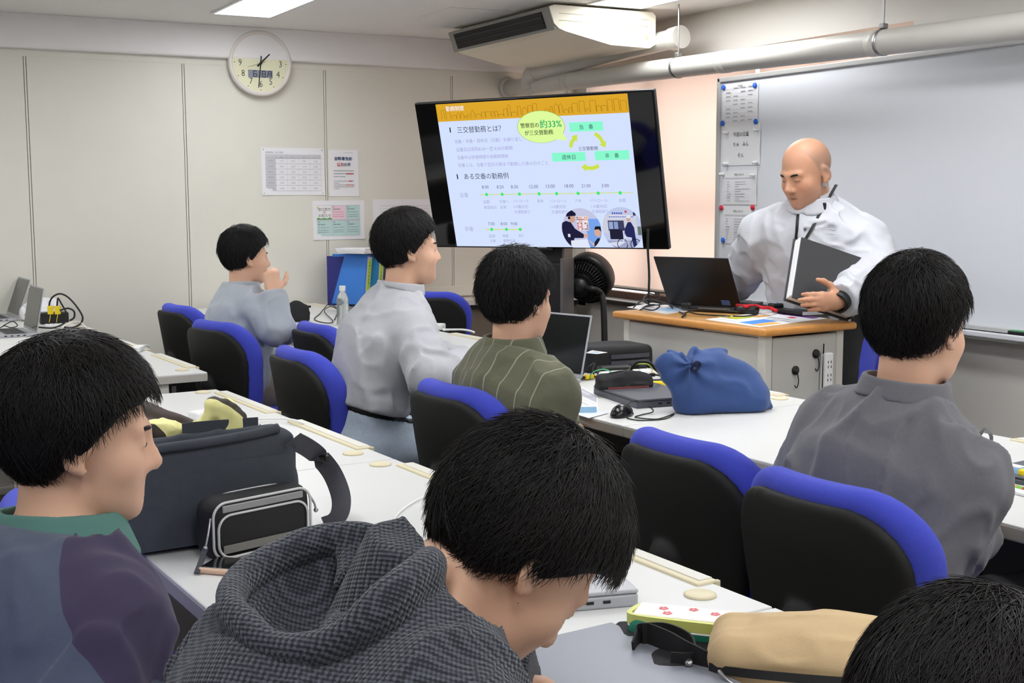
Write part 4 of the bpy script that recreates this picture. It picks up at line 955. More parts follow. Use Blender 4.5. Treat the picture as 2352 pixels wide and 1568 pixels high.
for x in (687, 825, 978, 1152, 1307, 1497, 1675, 1870): dot(x, 988-(x-687)*.0118, .0095, GR)
for x in (732, 863, 985): dot(x, 1297, .0095, GR)
TM = (110, 106, 140)
for s_, x0, x1, y in (('8:00', 645, 705, 922), ('8:20', 777, 837, 921), ('8:30', 902, 965, 920), ('12:00', 1065, 1143, 918), ('13:00', 1212, 1292, 915), ('18:00', 1378, 1458, 912), ('21:00', 1527, 1608, 911), ('3:00', 1705, 1770, 909), ('7:00', 700, 758, 1247), ('8:00', 812, 870, 1247), ('9:00', 902, 960, 1247)): stext(s_, x0, y, x1, y, TM)
stext('当番', 450, 993, 525, 992, (176, 172, 214)); stext('非番', 495, 1294, 570, 1292, (176, 172, 214))
for s_, x0, x1, y in (('出勤', 658, 715, 1053), ('交番へ', 800, 885, 1050), ('パトロール', 920, 1060, 1046), ('昼食', 1135, 1190, 1045), ('パトロール', 1248, 1395, 1045), ('夕食', 1470, 1525, 1043), ('パトロール', 1605, 1758, 1040), ('仮眠', 1858, 1920, 1040), ('幹部指示', 665, 778, 1102), ('出発', 808, 863, 1100), ('110番対応', 925, 1058, 1096), ('110番対応', 1255, 1392, 1096), ('110番対応', 1612, 1755, 1092),
  ('交通取締り', 932, 1070, 1142), ('交通取締り', 1262, 1405, 1142), ('交通取締り', 1618, 1765, 1138), ('起床', 708, 765, 1355), ('帰署', 828, 880, 1355), ('退庁', 968, 1018, 1353), ('立番', 718, 768, 1398), ('書類作成', 835, 940, 1397)): stext(s_, x0, y, x1, y, LAV)
c_ = sl(1168, 390); rx_ = sl(1378, 388)[0]-c_[0]; ry_ = (sl(1168, 250)[1]-sl(1168, 532)[1])/2
for g, col, z in ((1.02, (150, 190, 110), .0028), (1., (222, 252, 158), .0030)):
    sm(col); pts = [(c_[0]+rx_*g*math.cos(a), c_[1]+ry_*g*math.sin(a)) for a in np.linspace(0, 2*PI, 48, endpoint=False)]; scr.poly(pts, z)
    a, d, e = sl(1365, 445), sl(1403, 510), sl(1290, 500); scr.poly([tuple(a), tuple(d), tuple(e)][::-1], z+.0001)
stext('警察官の', 988, 378, 1150, 374, (24, 30, 20), .014, .0036); stext('約33%', 1158, 364, 1350, 358, (40, 178, 110), .016, .0036); stext('が三交替勤務', 1025, 440, 1278, 437, (24, 30, 20), .012, .0036)
for x0, y0, x1, y1, s_, tx in ((1418, 346, 1718, 428, '当　番', (1508, 390, 1630, 386)), (1267, 616, 1563, 694, '週休日', (1354, 659, 1472, 655)), (1645, 600, 1950, 682, '非　番', (1736, 645, 1858, 640))):
    p, q = sl(x0, (y0+y1)/2), sl(x1, (y0+y1)/2); y = (p[1]+q[1])/2; h = (sl(x0, y0)[1]-sl(x0, y1)[1])/2; sm(MINT); scr.rect(p[0], y-h, q[0], y+h, .002); stext(s_, *tx, (40, 60, 70))
stext('三交替勤務', 1500, 581, 1675, 579, (60, 60, 84))
def arrow(pts):
    P = spline([np.append(sl(*p), .0024) for p in pts], 6); sm(YG); scr.tube(P, 0, flat=(.020, .0006), up=(0, 0, 1)); d = P[-1]-P[-2]; d /= np.linalg.norm(d); n = V3(-d[1], d[0], 0)
    scr.add([P[-1]+n*.022, P[-1]-n*.022, P[-1]+d*.030], [(0, 1, 2), (2, 1, 0)])
arrow([(1432, 572), (1440, 530), (1462, 496)]); arrow([(1645, 448), (1690, 485), (1716, 530)]); arrow([(1680, 733), (1630, 755), (1570, 750)])
def disc(cx, cy, r_, zs):
    """round photograph on the slide: drawn shapes clipped to the disc"""
    c = sl(cx, cy)
    def put(pts, rgb, z):
        P = [np.array(p, float) for p in pts]                     # clip by the disc and the slide's own edges
        for k in range(40):
            a = 2*PI*k/40; n = np.array([math.cos(a), math.sin(a)]); P = _clip(P, n, 1.)
        lim = (SX1-c[0])/r_, (SY0-c[1])/r_; P = _clip(P, np.array([1., 0]), lim[0]); P = _clip(P, np.array([0, -1.]), -lim[1])
        if len(P) > 2: sm(rgb); scr.poly([(c[0]+p[0]*r_, c[1]+p[1]*r_) for p in P], z)
    for i, (pts, rgb) in enumerate(zs): put(pts, rgb, .0026+.00012*i)
def _clip(P, n, d):
    out = []
    for i in range(len(P)):
        a, b_ = P[i], P[(i+1) % len(P)]; da, db = a@n-d, b_@n-d
        if da <= 0: out.append(a)
        if (da < 0) != (db < 0) and abs(da-db) > 1e-9: out.append(a+(b_-a)*(da/(da-db)))
    return out
def bx(x0, y0, x1, y1): return [(x0, y0), (x1, y0), (x1, y1), (x0, y1)]
def el(x, y, a, b_, n=18): return [(x+a*math.cos(t_), y+b_*math.sin(t_)) for t_ in np.linspace(0, 2*PI, n, endpoint=False)]
rr_ = random.Random(2); R1 = (sl(1702, 1295)[0]-sl(1358, 1297)[0])/2
pic1 = [(bx(-1, -1, 1, 1), (196, 198, 226)), (bx(.25, -1, 1, .5), (120, 164, 236)), (bx(-.22, -.05, .38, .62), (232, 214, 222))]
pic1 += [(bx(x, y, x+.07, y+.05), rr_.choice([(206, 60, 70), (240, 240, 245), (70, 60, 80), (236, 150, 80)])) for x in np.arange(-.2, .36, .1) for y in np.arange(0, .6, .09)]
pic1 += [([(-1, -1), (-1, .3), (-.75, .42), (-.5, .35), (-.32, .05), (.15, -.25), (.05, -.4), (-.4, -.4), (-.6, -1)], (34, 32, 62)), (el(-.42, .55, .17, .22), (206, 160, 140)), ([(-.72, .62), (-.62, .86), (-.38, .92), (-.2, .78), (-.2, .66), (-.45, .64)], (26, 28, 58)), (bx(-.62, .5, -.5, .62), (30, 26, 30)),
         ([(-.62, -1), (-.6, -.52), (.25, -.45), (.4, -1)], (226, 232, 250)), ([(.1, -.22), (.3, -.2), (.32, -.32), (.08, -.38)], (214, 168, 150)), ([(.22, -.42), (.72, -.75), (.8, -.9), (.62, -.85)], (220, 180, 164)), ([(.55, -1), (.6, -.6), (.78, -.4), (1, -.4), (1, -1)], (34, 34, 48)), (el(.82, -.12, .17, .22), (216, 170, 152)), ([(.66, 0), (.74, .16), (1, .16), (1, -.1), (.9, .02)], (28, 26, 34)), (bx(-.72, -.35, -.6, -.2), (220, 225, 235))]
disc(1530, 1297, R1, pic1)
R2 = (sl(2066, 1290)[0]-sl(1711, 1292)[0])/2
pic2 = [(bx(-1, -1, 1, 1), (190, 200, 232)), ([(-1, .45), (-.6, .7), (.72, .62), (.74, -.2), (-1, -.2)], (206, 208, 224)), (bx(-.7, -.1, .1, .38), (64, 66, 96)), (bx(-.66, -.05, -.45, .32), (150, 170, 210)), (bx(-.4, -.05, -.2, .32), (138, 160, 204)), (bx(-.65, -.5, .0, -.02), (36, 34, 56)), (bx(-1, -1, 1, -.55), (160, 166, 200)), ([(-.9, -.7), (-.2, -.6), (.1, -.62), (-.3, -.85)], (216, 220, 240)),
        (bx(.75, -.3, 1, .1), (100, 120, 110)), ([(-.6, .44), (.7, .5), (.7, .62), (-.55, .66)], (216, 218, 232)), (bx(.2, .74, .3, .84), (206, 60, 90)), (bx(.6, .6, .72, .76), (60, 60, 90))]
pic2 += [(bx(-.45+.11*k, .68, -.37+.11*k, .76), (70, 90, 190)) for k in range(5)]+[(bx(-.6+.09*k, .53, -.54+.09*k, .58), (80, 100, 190)) for k in range(14)]
pic2 += [([(.12, -.02), (.3, .3), (.46, .32), (.6, .05), (.62, -.35), (.68, -.95), (.5, -.95), (.42, -.4), (.2, -.4), (.1, -.2)], (40, 44, 92)), (el(.36, .46, .1, .13), (206, 166, 150)), ([(.24, .5), (.28, .62), (.44, .62), (.5, .5)], (226, 228, 240)), ([(-.1, .0), (.2, .06), (.22, -.0), (-.1, -.08)], (50, 54, 100))]
for cx in (-.05, .62):
    ring = [(cx+.27*math.cos(a), -.72+.27*math.sin(a)) for a in np.linspace(0, 2*PI, 25)]; rin = [(cx+.235*math.cos(a), -.72+.235*math.sin(a)) for a in np.linspace(0, 2*PI, 25)]
    for k in range(24): pic2.append(([ring[k], ring[k+1], rin[k+1], rin[k]], (26, 26, 36)))
pic2 += [([(-.06, -.7), (.12, -.3), (.16, -.3), (-.02, -.7)], (220, 225, 240)), ([(.1, -.34), (.45, -.4), (.45, -.45), (.1, -.4)], (220, 225, 240)), ([(.25, -.72), (.12, -.34), (.16, -.34), (.29, -.72)], (210, 215, 235))]
disc(1890, 1290, R2, pic2)
scr.build('display', [mat('screen_glass', (9, 9, 10), .06, spec=.6)]+[glow('pixel_%d_%d_%d' % c, c, 1.) for c in SM], tv)
b = MB(); b.at(T0, TR); b.rect(-.06, -TH/2+.004, .0, -TH/2+.008, -.0035); b.build('maker_mark', m_white, tv)
m_st = mat('stand_black', (30, 30, 32), .5); m_stg = mat('stand_grey', (112, 110, 110), .4, .4)
F_ = TVM@V3(1, 0, 0); F_ = V3(F_[0], F_[1], 0); F_ /= np.linalg.norm(F_); Bk = V3(-F_[1], F_[0], 0); RS = np.array([F_, Bk, V3(0, 0, 1)]).T
b = MB(); b.at((0, 0, 0), RS); b.box((0, .12, .72), (.16, .09, 1.3), .004); b.build('column', m_st, tv)
b = MB(); b.at((0, 0, 0), RS); b.box((.0, .10, .59), (.20, .11, .84), .004); b.build('media_box', m_st, tv)
b = MB(); b.at((0, 0, 0), RS); b.box((.092, .09, .61), (.02, .13, .86), .003); b.box((.088, .10, 1.12), (.014, .10, .5), .002); b.build('column_rail', m_stg, tv)
b = MB(); b.at((0, 0, 0), RS); b.box((.0, .09, 1.36), (.5, .05, .34), .006); b.build('mount_plate', m_st, tv)
b = MB(); b.at((0, 0, 0), RS); b.box((-.035, .0435, .93), (.045, .002, .018)); b.build('label_sticker', m_white, tv)
for s in (-1, 1):
    b = MB(); b.at((0, 0, 0), RS); b.box((s*.32, .1, .08), (.06, .62, .05), .01); b.box((s*.2, .1, .08), (.3, .08, .05), .01); b.build('leg', m_st, tv)
# ---------------------------------------------------------------- circulator fan
fc = atd(1350, 640, 7.15); ft = atd(1389, 800, 7.05)
fan = thing('circulator_fan', 'black air circulator fan on a curved pole beside the screen stand', 'fan', (ft[0], ft[1], 0)); o_ = V3(ft[0], ft[1], 0)
ax = V3(.80, .52, .36); ax /= np.linalg.norm(ax); c = fc-o_; m_fan = mat('fan_black', (27, 26, 27), .42)
F = frame(ax)
b = MB(); b.lathe([(.128, -.03), (.140, -.03), (.146, .0), (.142, .06), (.130, .075), (.124, .07), (.130, .0), (.128, -.03)], c, ax, 40); b.build('guard_ring', m_fan, fan)
b = MB()
for k in range(40):
    a = 2*PI*k/40; d = F@V3(math.cos(a), math.sin(a), 0); b.tube([c+d*.05-ax*.115, c+d*.10-ax*.085, c+d*.133-ax*.02], .0026, 5)
for rad, h in ((.075, .104), (.10, .085), (.122, .052)): b.tube([c+F@V3(rad*math.cos(a), rad*math.sin(a), -h) for a in np.linspace(0, 2*PI, 40, endpoint=False)], .0022, 5, closed=True)
b.build('rear_grille', m_fan, fan)
b = MB(); b.lathe([(0, -.155), (.035, -.155), (.05, -.14), (.056, -.10), (.056, -.05), (.03, -.03), (0, -.03)], c, ax, 28); b.build('motor_housing', m_fan, fan)
b = MB()
for k in range(7):
    a = 2*PI*k/7; P = np.array([[c+F@V3(r_*math.cos(a+w_*.45+r_*2), r_*math.sin(a+w_*.45+r_*2), .02*w_) for w_ in (-1, -.3, .3, 1)] for r_ in np.linspace(.03, .12, 5)]); b.grid(P, True, .002)
b.build('blades', m_fan, fan)
b = MB(); b.tube(spline([(0, 0, .03), (0, 0, .5), tuple(ft-o_-V3(0, 0, .0)), tuple(atd(1386, 700, 7.05)-o_), tuple(atd(1378, 672, 7.05)-o_), tuple(atd(1362, 664, 7.0)-o_), tuple(c-ax*.12)], 6), .018, 14); b.build('pole', m_fan, fan)
b = MB(); b.lathe([(0, 0), (.16, 0), (.16, .012), (.14, .025), (.03, .035), (0, .035)], (0, 0, 0), (0, 0, 1), 32); b.build('foot', m_fan, fan)
# ---------------------------------------------------------------- clock and wall papers
Wp = lambda x, y: atY(x, y, YB)
ck = Wp(592, 147); RK = .201; m_dial = mat('clock_dial', (232, 231, 198), .5); m_rim = mat('clock_rim', (226, 220, 214), .4); m_lcd = mat('lcd_grey', (140, 146, 160), .4)
t = thing('wall_clock', 'round cream wall clock with a date window, high on the back wall', 'clock', (ck[0], YB-.058, ck[2]))
b = MB(); b.lathe([(0, -.058), (.19, -.058), (RK-.004, -.04), (RK, -.01), (RK-.003, .004), (.186, .008), (.176, .004), (.174, -.006), (0, -.006)], (0, 0, 0), (0, -1, 0), 64); b.build('rim', m_rim, t)
b = MB(); b.at((0, -.0, 0), RB); b.poly([(.175*math.cos(a), .175*math.sin(a)) for a in np.linspace(0, 2*PI, 56, endpoint=False)], -.004); b.build('dial', m_dial, t)
b = MB(); b.at((0, 0, 0), RB)
for h in range(1, 13):
    a = PI/2-h*PI/6; r_ = .128 if h not in (5, 6, 7) else .126; b.text(str(h), r_*math.cos(a), r_*math.sin(a), .056, -.0025, 'CENTER', -.008, sx=.86)
for k in range(60):
    a = 2*PI*k/60; r_ = .0032 if k % 5 == 0 else .0011; b.poly([(.163*math.cos(a)+r_*math.cos(q), .163*math.sin(a)+r_*math.sin(q)) for q in np.linspace(0, 2*PI, 8, endpoint=False)], -.0025)
b.rect(-.032, .082, .032, .084, -.0025); b.rect(-.018, .070, .018, .078, -.0025); b.build('numerals', m_ink, t)
b = MB(); b.at((0, 0, 0), RB); b.rect(-.080, -.088, .076, -.042, -.0022); b.mat(1)
def seg7(x, y, w, h, s):
    L = {'a': (0, h, w, h), 'b': (w, h/2, w, h), 'c': (w, 0, w, h/2), 'd': (0, 0, w, 0), 'e': (0, 0, 0, h/2), 'f': (0, h/2, 0, h), 'g': (0, h/2, w, h/2)}
    for k in s: x0, y0, x1, y1 = L[k]; b.rect(x+x0-.002, y+y0-.002, x+x1+.002, y+y1+.002, -.0016)
seg7(-.046, -.082, .019, .034, 'afgedc'); seg7(.010, -.082, .019, .034, 'abcdefg'); b.text('月', .057, -.065, .040, -.0016, 'CENTER', .01); b.build('date_display', [m_lcd, m_ink], t)
def hand_(name, ang, L, back, w, m, z):
    b = MB(); b.at((0, 0, 0), RB); d = V3(math.cos(ang), math.sin(ang), 0); n = V3(-d[1], d[0], 0); v = [-d*back+n*w, -d*back-n*w, d*L-n*w*.7, d*L+n*w*.7]; V = [q+V3(0, 0, z) for q in v]+[q+V3(0, 0, z+.0015) for q in v]
    b.add(V, [(3, 2, 1, 0), (4, 5, 6, 7), (0, 1, 5, 4), (1, 2, 6, 5), (2, 3, 7, 6), (3, 0, 4, 7)]); b.build(name, m, t)
hand_('hour_hand', math.radians(44), .082, .028, .0052, m_black, .0); hand_('minute_hand', math.radians(263.5), .150, .044, .0036, m_black, .002); hand_('second_hand', math.radians(198), .085, .034, .0009, m_black, .004)
b = MB(); b.cyl((0, .0, 0), (0, -.008, 0), .008); b.build('hub', m_black, t)

def wallpaper(name, label, cx, cz, W, H, items, mats, pins=None, ang=0.):
    t = thing(name, label, 'poster', (cx, YB+.0025, cz), 0, 'papers pinned on the back wall'); t.rotation_euler = (0, ang, 0)
    xx = np.linspace(-W/2, W/2, 6); zz = np.linspace(-H/2, H/2, 6); P = np.array([[(x, -.0035-.002*math.sin(3*z/H+x*5)**2-(.006 if j == 0 else 0)*abs(2*i/5-1)**3, z) for i, x in enumerate(xx)] for j, z in enumerate(zz)])
    b = MB(); b.grid(P, True, -.0004); b.build('sheet', m_paper, t)
    b = MB(); b.at((0, -.0065, 0), RB)
    for it in items:
        if it[0] == 'r': b.mat(it[5]).rect((it[1]-.5)*W, (it[2]-.5)*H, (it[3]-.5)*W, (it[4]-.5)*H, it[6] if len(it) > 6 else 0)
        if it[0] == 't': b.mat(it[5]).text(it[1], (it[2]-.5)*W, (it[3]-.5)*H, it[4], .0012, it[6] if len(it) > 6 else 'CENTER', it[7] if len(it) > 7 else 0)
        if it[0] == 'p': b.mat(it[2]).poly([((x-.5)*W, (y-.5)*H) for x, y in it[1]], .0008)
    b.build('print', mats, t)
    if pins:
        for x, z in pins: b = MB(); b.lathe([(0, 0), (.004, 0), (.003, .004), (0, .005)], ((x-.5)*W, -.006, (z-.5)*H), (0, -1, 0), 10); b.build('pin', m_steel, t)
PM = [mat('print_grey', (160, 160, 168), .8), mat('cell_grey', (206, 206, 210), .8), m_inkb, m_red, m_ink, mat('cell_mint', (190, 219, 215), .8), mat('cell_pink', (236, 208, 218), .8), mat('grass_green', (80, 170, 90), .8), mat('sun_yellow', (230, 190, 60), .8), mat('print_light', (196, 196, 204), .8), mat('rose_print', (214, 90, 130), .8), mat('print_mid', (120, 128, 132), .8)]
it = [('t', '授業開始・終了時間', .2, .90, .013, 0), ('r', .06, .78, .94, .86, 1), ('r', .06, .09, .22, .78, 1)]
rows = ['1時限目', '2時限目', '昼休み', '3時限目', '4時限目', '5時限目']; tms = [('9:10', '10:40', '9:30', '11:00'), ('10:50', '12:20', '11:10', '12:40'), ('12:20', '13:20', '12:40', '13:30'), ('13:20', '14:50', '13:30', '15:00'), ('15:00', '16:30', '15:10', '16:40'), ('16:40', '18:10', '16:50', '18:20')]
for i in range(7): it.append(('r', .06, .09+.115*i, .94, .0945+.115*i, 0, .0006))
for j in range(5): it.append(('r', .22+.18*j, .09, .2215+.18*j, .86, 0, .0006))
for i, (r_, tt) in enumerate(zip(rows, tms)):
    it.append(('t', r_, .14, .72-.115*i, .012, 0))
    for j, s_ in enumerate(tt): it.append(('t', s_, .31+.18*j, .72-.115*i, .013, 0))
for j, s_ in enumerate(('開始', '終了', '開始', '終了')): it.append(('t', s_, .31+.18*j, .805, .010, 0))
wallpaper('timetable_poster', 'large printed table of lesson times on the back wall, leftmost of the papers', 2.637, 1.538, .416, .297, it, PM, [(.03, .96), (.965, .96), (.03, .04), (.965, .04)])
r_ = random.Random(3)
def lines(x0, x1, ys, c, size=.008, rnd=r_):
    o = []
    for y in ys:
        x = x0
        while x < x1: w = rnd.uniform(.02, .05); o.append(('r', x, y, min(x+w, x1), y+size, c, .0005)); x += w+rnd.uniform(.006, .014)
    return o
it = [('t', '自動車免許', .49, .81, .025, 2, 'CENTER', .02), ('t', '公欠', .39, .685, .025, 3, 'CENTER', .02), ('t', 'の件', .62, .685, .025, 2, 'CENTER', .02), ('r', .49, .935, .84, .943, 9)]
it += lines(.16, .86, (.545, .482), 11, .012)+lines(.16, .55, (.42,), 11, .012)+[('r', .58, .478, .82, .498, 3, .0008)]+lines(.16, .86, (.325, .24, .20), 11, .01)+lines(.16, .35, (.282, .158), 11, .01)+[('r', .66, .32, .80, .338, 3, .0008), ('r', .56, .24, .82, .252, 3, .0008)]
wallpaper('licence_notice', 'small notice with blue and red heading on the back wall, right of the lesson table', 2.975, 1.530, .204, .298, it, PM)
it = [('r', .08, .10, .91, .88, 9), ('r', .08, .10, .363, .48, 5, .0003), ('r', .372, .10, .638, .48, 5, .0003), ('r', .647, .10, .91, .48, 5, .0003), ('r', .372, .52, .638, .87, 6, .0003), ('r', .647, .52, .91, .87, 5, .0003), ('r', .08, .52, .363, .87, 1, .0003), ('r', .085, .525, .358, .865, 4, .0002)]
pap = mat('card_white', (240, 240, 238), .8); PM.append(pap); it[6] = ('r', .08, .52, .363, .87, 12, .0004)
it += [('t', '窓口受付', .225, .78, .022, 4), ('t', 'の', .225, .70, .020, 4), ('t', 'お知らせ', .23, .62, .022, 4), ('p', [(.08, .52), (.363, .52), (.363, .55), (.33, .57), (.28, .545), (.22, .56), (.15, .545), (.1, .57), (.08, .55)], 7), ('p', [(.083, .82), (.10, .85), (.115, .82), (.10, .79)], 8)]
for n_, x, y in (('01', .39, .84), ('02', .665, .84), ('03', .10, .45), ('04', .39, .45), ('05', .665, .45)): it.append(('t', n_, x+.015, y, .016, 11))
for x0, y0, c in ((.39, .77, 11), (.665, .77, 11), (.10, .38, 11), (.39, .38, 11), (.665, .38, 11)): it += lines(x0, x0+.14, (y0,), c, .022)+lines(x0, x0+.21, (y0-.07, y0-.14, y0-.19), 10 if c == 11 and x0 == .39 and y0 > .7 else c, .012)
wallpaper('reception_poster', 'paper with mint and pink boxes on the back wall, lowest of the complete papers', 2.936, 1.228, .357, .252, it, PM, None, -.006)
it = lines(.1, .9, (.86, .8, .74), 9, .008)+lines(.12, .9, [.66-.06*k for k in range(9)], 9, .008)+[('r', .47, 0, .473, 1, 9)]
wallpaper('notice_poster', 'white paper on the back wall half hidden by the screen and the sweater man', 3.40, 1.20, .45, .32, it, PM)

# ---------------------------------------------------------------- things on the ledge and far desks
m_navy = mat('file_navy', (44, 46, 122), .5); m_bind = mat('binder_blue', (62, 128, 214), .4); m_lime = mat('label_lime', (214, 246, 70), .7); m_teal = mat('binder_teal', (30, 120, 170), .5)
q = atY(766, 694, 7.55); q[2] = .70
t = thing('box_file', 'dark blue open magazine file standing left of the two light blue binders', 'file', (2.93, 7.58, .69), -1.92)
b = MB(); prof = [(-.13, 0), (.13, 0), (.13, .145), (-.02, .31), (-.13, .31)]
for x in (-.05, .05): b.prism([(p_[0], p_[1]) for p_ in prof], x-.002, x+.002, R=np.array([[0, 0, 1], [1, 0, 0], [0, 1, 0]]))
b.box((0, -.129, .155), (.1, .003, .31)); b.box((0, .129, .07), (.1, .003, .145)); b.box((0, 0, .002), (.1, .26, .004)); b.build('body', m_navy, t)
b = MB(); b.lathe([(0, 0), (.014, 0), (.014, .003), (0, .003)], (0, -.1305, .235), (0, -1, 0), 18); b.build('finger_ring', m_white, t)
for k, (x, tilt) in enumerate(((2.905, .16), (2.99, .14))):
    t = thing('binder', ('left' if k == 0 else 'right')+' one of two blue ring binders with lime spine labels', 'binder', (x, 7.5, .69), .62); t.rotation_euler = (0, tilt, .62)
    b = MB(); b.box((0, .0, .165), (.075, .26, .32), .004); b.build('cover', m_bind if k == 0 else m_teal, t)
    b = MB(); b.box((0, .004, .166), (.062, .256, .322)); b.build('pages', m_paper, t)
    b = MB(); b.box((0, -.131, .17), (.05, .002, .29)); b.build('spine_pocket', mat('pocket_clear', (214, 218, 224), .3), t)
    b = MB(); b.at((0, -.133, .18), RB); b.rect(-.018, -.09, .018, .115); b.mat(1)
    for i, ch in enumerate('令和六年度実習ファイル'[:9]): b.text(ch, 0, .098-.0215*i, .019, .001, 'CENTER')
    b.build('spine_label', [m_lime, m_inkb], t)
t = thing('paper_stack', 'loose white papers lying across the tops of the blue binders', 'papers', (2.97, 7.46, 1.022), .62)
b = MB(); 
for k in range(4): b.box((.0+.004*k, .01*k, .006+.008*k), (.19, .21, .006), 0, R=rotz(.06*k-.08))
b.build('sheets', m_paper, t)
t = thing('book_rack', 'grey rack of papers to the right of the blue binders, behind the sweater man', 'rack', (3.24, 7.5, .69), .3)
b = MB(); b.box((0, 0, .15), (.17, .22, .30), .004); b.build('body', mat('rack_grey', (176, 174, 170), .6), t)
b = MB()
for k in range(5): b.box((-.06+.03*k, -.01, .175), (.012, .2, .27))
b.build('sheets', m_paper, t)
t = thing('maroon_bag', 'dark red bag corner showing above the papers behind the sweater man', 'bag', (3.27, 7.58, .99))
b = MB(); b.box((.0, 0, .10), (.16, .12, .2), .02); b.build('body', mat('maroon', (110, 36, 48), .6), t)
b = MB(); b.tube(spline([(-.05, 0, .19), (-.04, 0, .24), (.04, 0, .24), (.05, 0, .19)], 6), .006, 8); b.build('handle', mat('maroon', (110, 36, 48), .6), t)
m_pet = mat('bottle_clear', (225, 232, 232), .12, trans=.85, ior=1.3)
q = atz(788, 748)
t = thing('water_bottle', 'clear plastic bottle with white cap on the far desk beside the sweater man', 'bottle', q)
b = MB(); b.lathe([(0, 0), (.03, 0), (.033, .01), (.033, .11), (.031, .12), (.033, .13), (.024, .165), (.012, .182), (.012, .195), (0, .195)], n=24); b.build('body', m_pet, t)
b = MB(); b.cyl((0, 0, .185), (0, 0, .212), .0165); b.build('cap', m_white, t)
m_nyl = mat('nylon_black', (26, 26, 28), .7, noise=.1, nscale=200, bump=.4, bscale=900)
def pouch(name, label, cat, loc, rz, L, W, H, m, seed=0, zip_=None, sag=.012, res=.006, grp=None, taper=.0):
    t = thing(name, label, cat, loc, rz, grp)
    def f(p):
        q = p.copy(); k = np.clip(q[:, 2]/H, 0, 1); q[:, 1] = q[:, 1]/(1-.55*k-taper*0); q[:, 2] = q[:, 2]-sag*np.cos(q[:, 0]/L*PI*2.2)*k
        d = s_box((0, 0, H/2), (L/2, W/2, H/2), min(W, H)*.32)(q)*.7; return d-.004*noise3(p, 22, seed)-.003*np.exp(-(noise3(p*V3(1, 1, 1.6), 30, seed+3)*4)**2)
    solid('body', f, (-L/2-.03, -W/2-.03, -.01), (L/2+.03, W/2+.03, H+.04), res, m, t)
    if zip_ is not None:
        P = [(x, 0, H+.003+sag*math.cos(x/L*PI*2.2)-.012*(abs(x)/(L/2))**4) for x in np.linspace(-L/2+.008, L/2-.008, 14)]
        b = MB(); b.tube(P, 0, flat=(.014, .005)); b.build('zip', zip_, t)
        b = MB(); b.box((L/2+.004, 0, H*.8), (.022, .01, .012), .003); b.build('pull_tab', zip_, t)
    return t
pouch('pencil_pouch', 'black upright pencil pouch on the far desk beside the student with hand on face', 'pouch', atz(681, 739), DYAW+.05, .145, .06, .10, m_nyl, 3, m_nyl)
m_cab = mat('cable_black', (28, 28, 30), .5); m_wcab = mat('cable_white', (238, 238, 236), .4); m_yel = mat('tag_yellow', (244, 214, 30), .6); m_gcab = mat('cable_green', (90, 180, 130), .5)
def cable(label, pts, r=.0028, m=None, n=7, name='cable', grp=None):
    m = m or m_cab; P = np.asarray(pts, float); b = MB(); b.tube(spline(P-P[0], n), r, 7); o = b.build(name, m); o.location = tuple(P[0]); return tag(o, label, 'cable', grp)
def Z(x, y, h=0., z=DZ): p = atz(x, y, z+h); return p
cable('black looped cable on the far desk beside the clear bottle', [Z(806, 728, .004), Z(770, 705, .03), Z(756, 697, .04), Z(735, 720, .006), Z(722, 733, .004), Z(745, 741, .004), Z(765, 738, .006), Z(745, 715, .02), Z(758, 704, .03), Z(775, 712, .01), Z(768, 735, .004)])
def power_strip(label, p0, p1, w=.042, h=.03, sockets=4, name='power_strip', m=None, grp=None):
    p0, p1 = np.asarray(p0, float), np.asarray(p1, float); d = p1-p0; L = np.linalg.norm(d[:2]); t = thing(name, label, 'power strip', (p0+p1)/2, math.atan2(d[1], d[0]), grp)
    b = MB(); b.box((0, 0, h/2), (L, w, h), .007); b.build('body', m or m_white, t); b = MB()
    for k in range(sockets):
        x = -L*.4+L*.8*(k+.5)/sockets
        for s in (-1, 1): b.box((x, s*.006, h+.0002), (.008, .0022, .001))
    b.build('sockets', m_dark, t); return t
power_strip('white power strip with a thick white lead, on the desk beyond the sweater man', Z(980, 756), Z(1020, 758), .045, .034, 2)
cable('thick white lead from the power strip beyond the sweater man', [Z(1018, 757, .016), Z(1040, 757, .012), Z(1062, 757, .016), Z(1080, 760, .012), Z(1090, 764, .004)], .006, m_wcab)
b = MB(); b.box((0, 0, .012), (.03, .045, .024), .003); o = b.build('cable_tag', m_yel); o.location = tuple(Z(968, 750)); tag(o, 'yellow cable tag by the white power strip beyond the sweater man', 'tag', 'yellow tags')

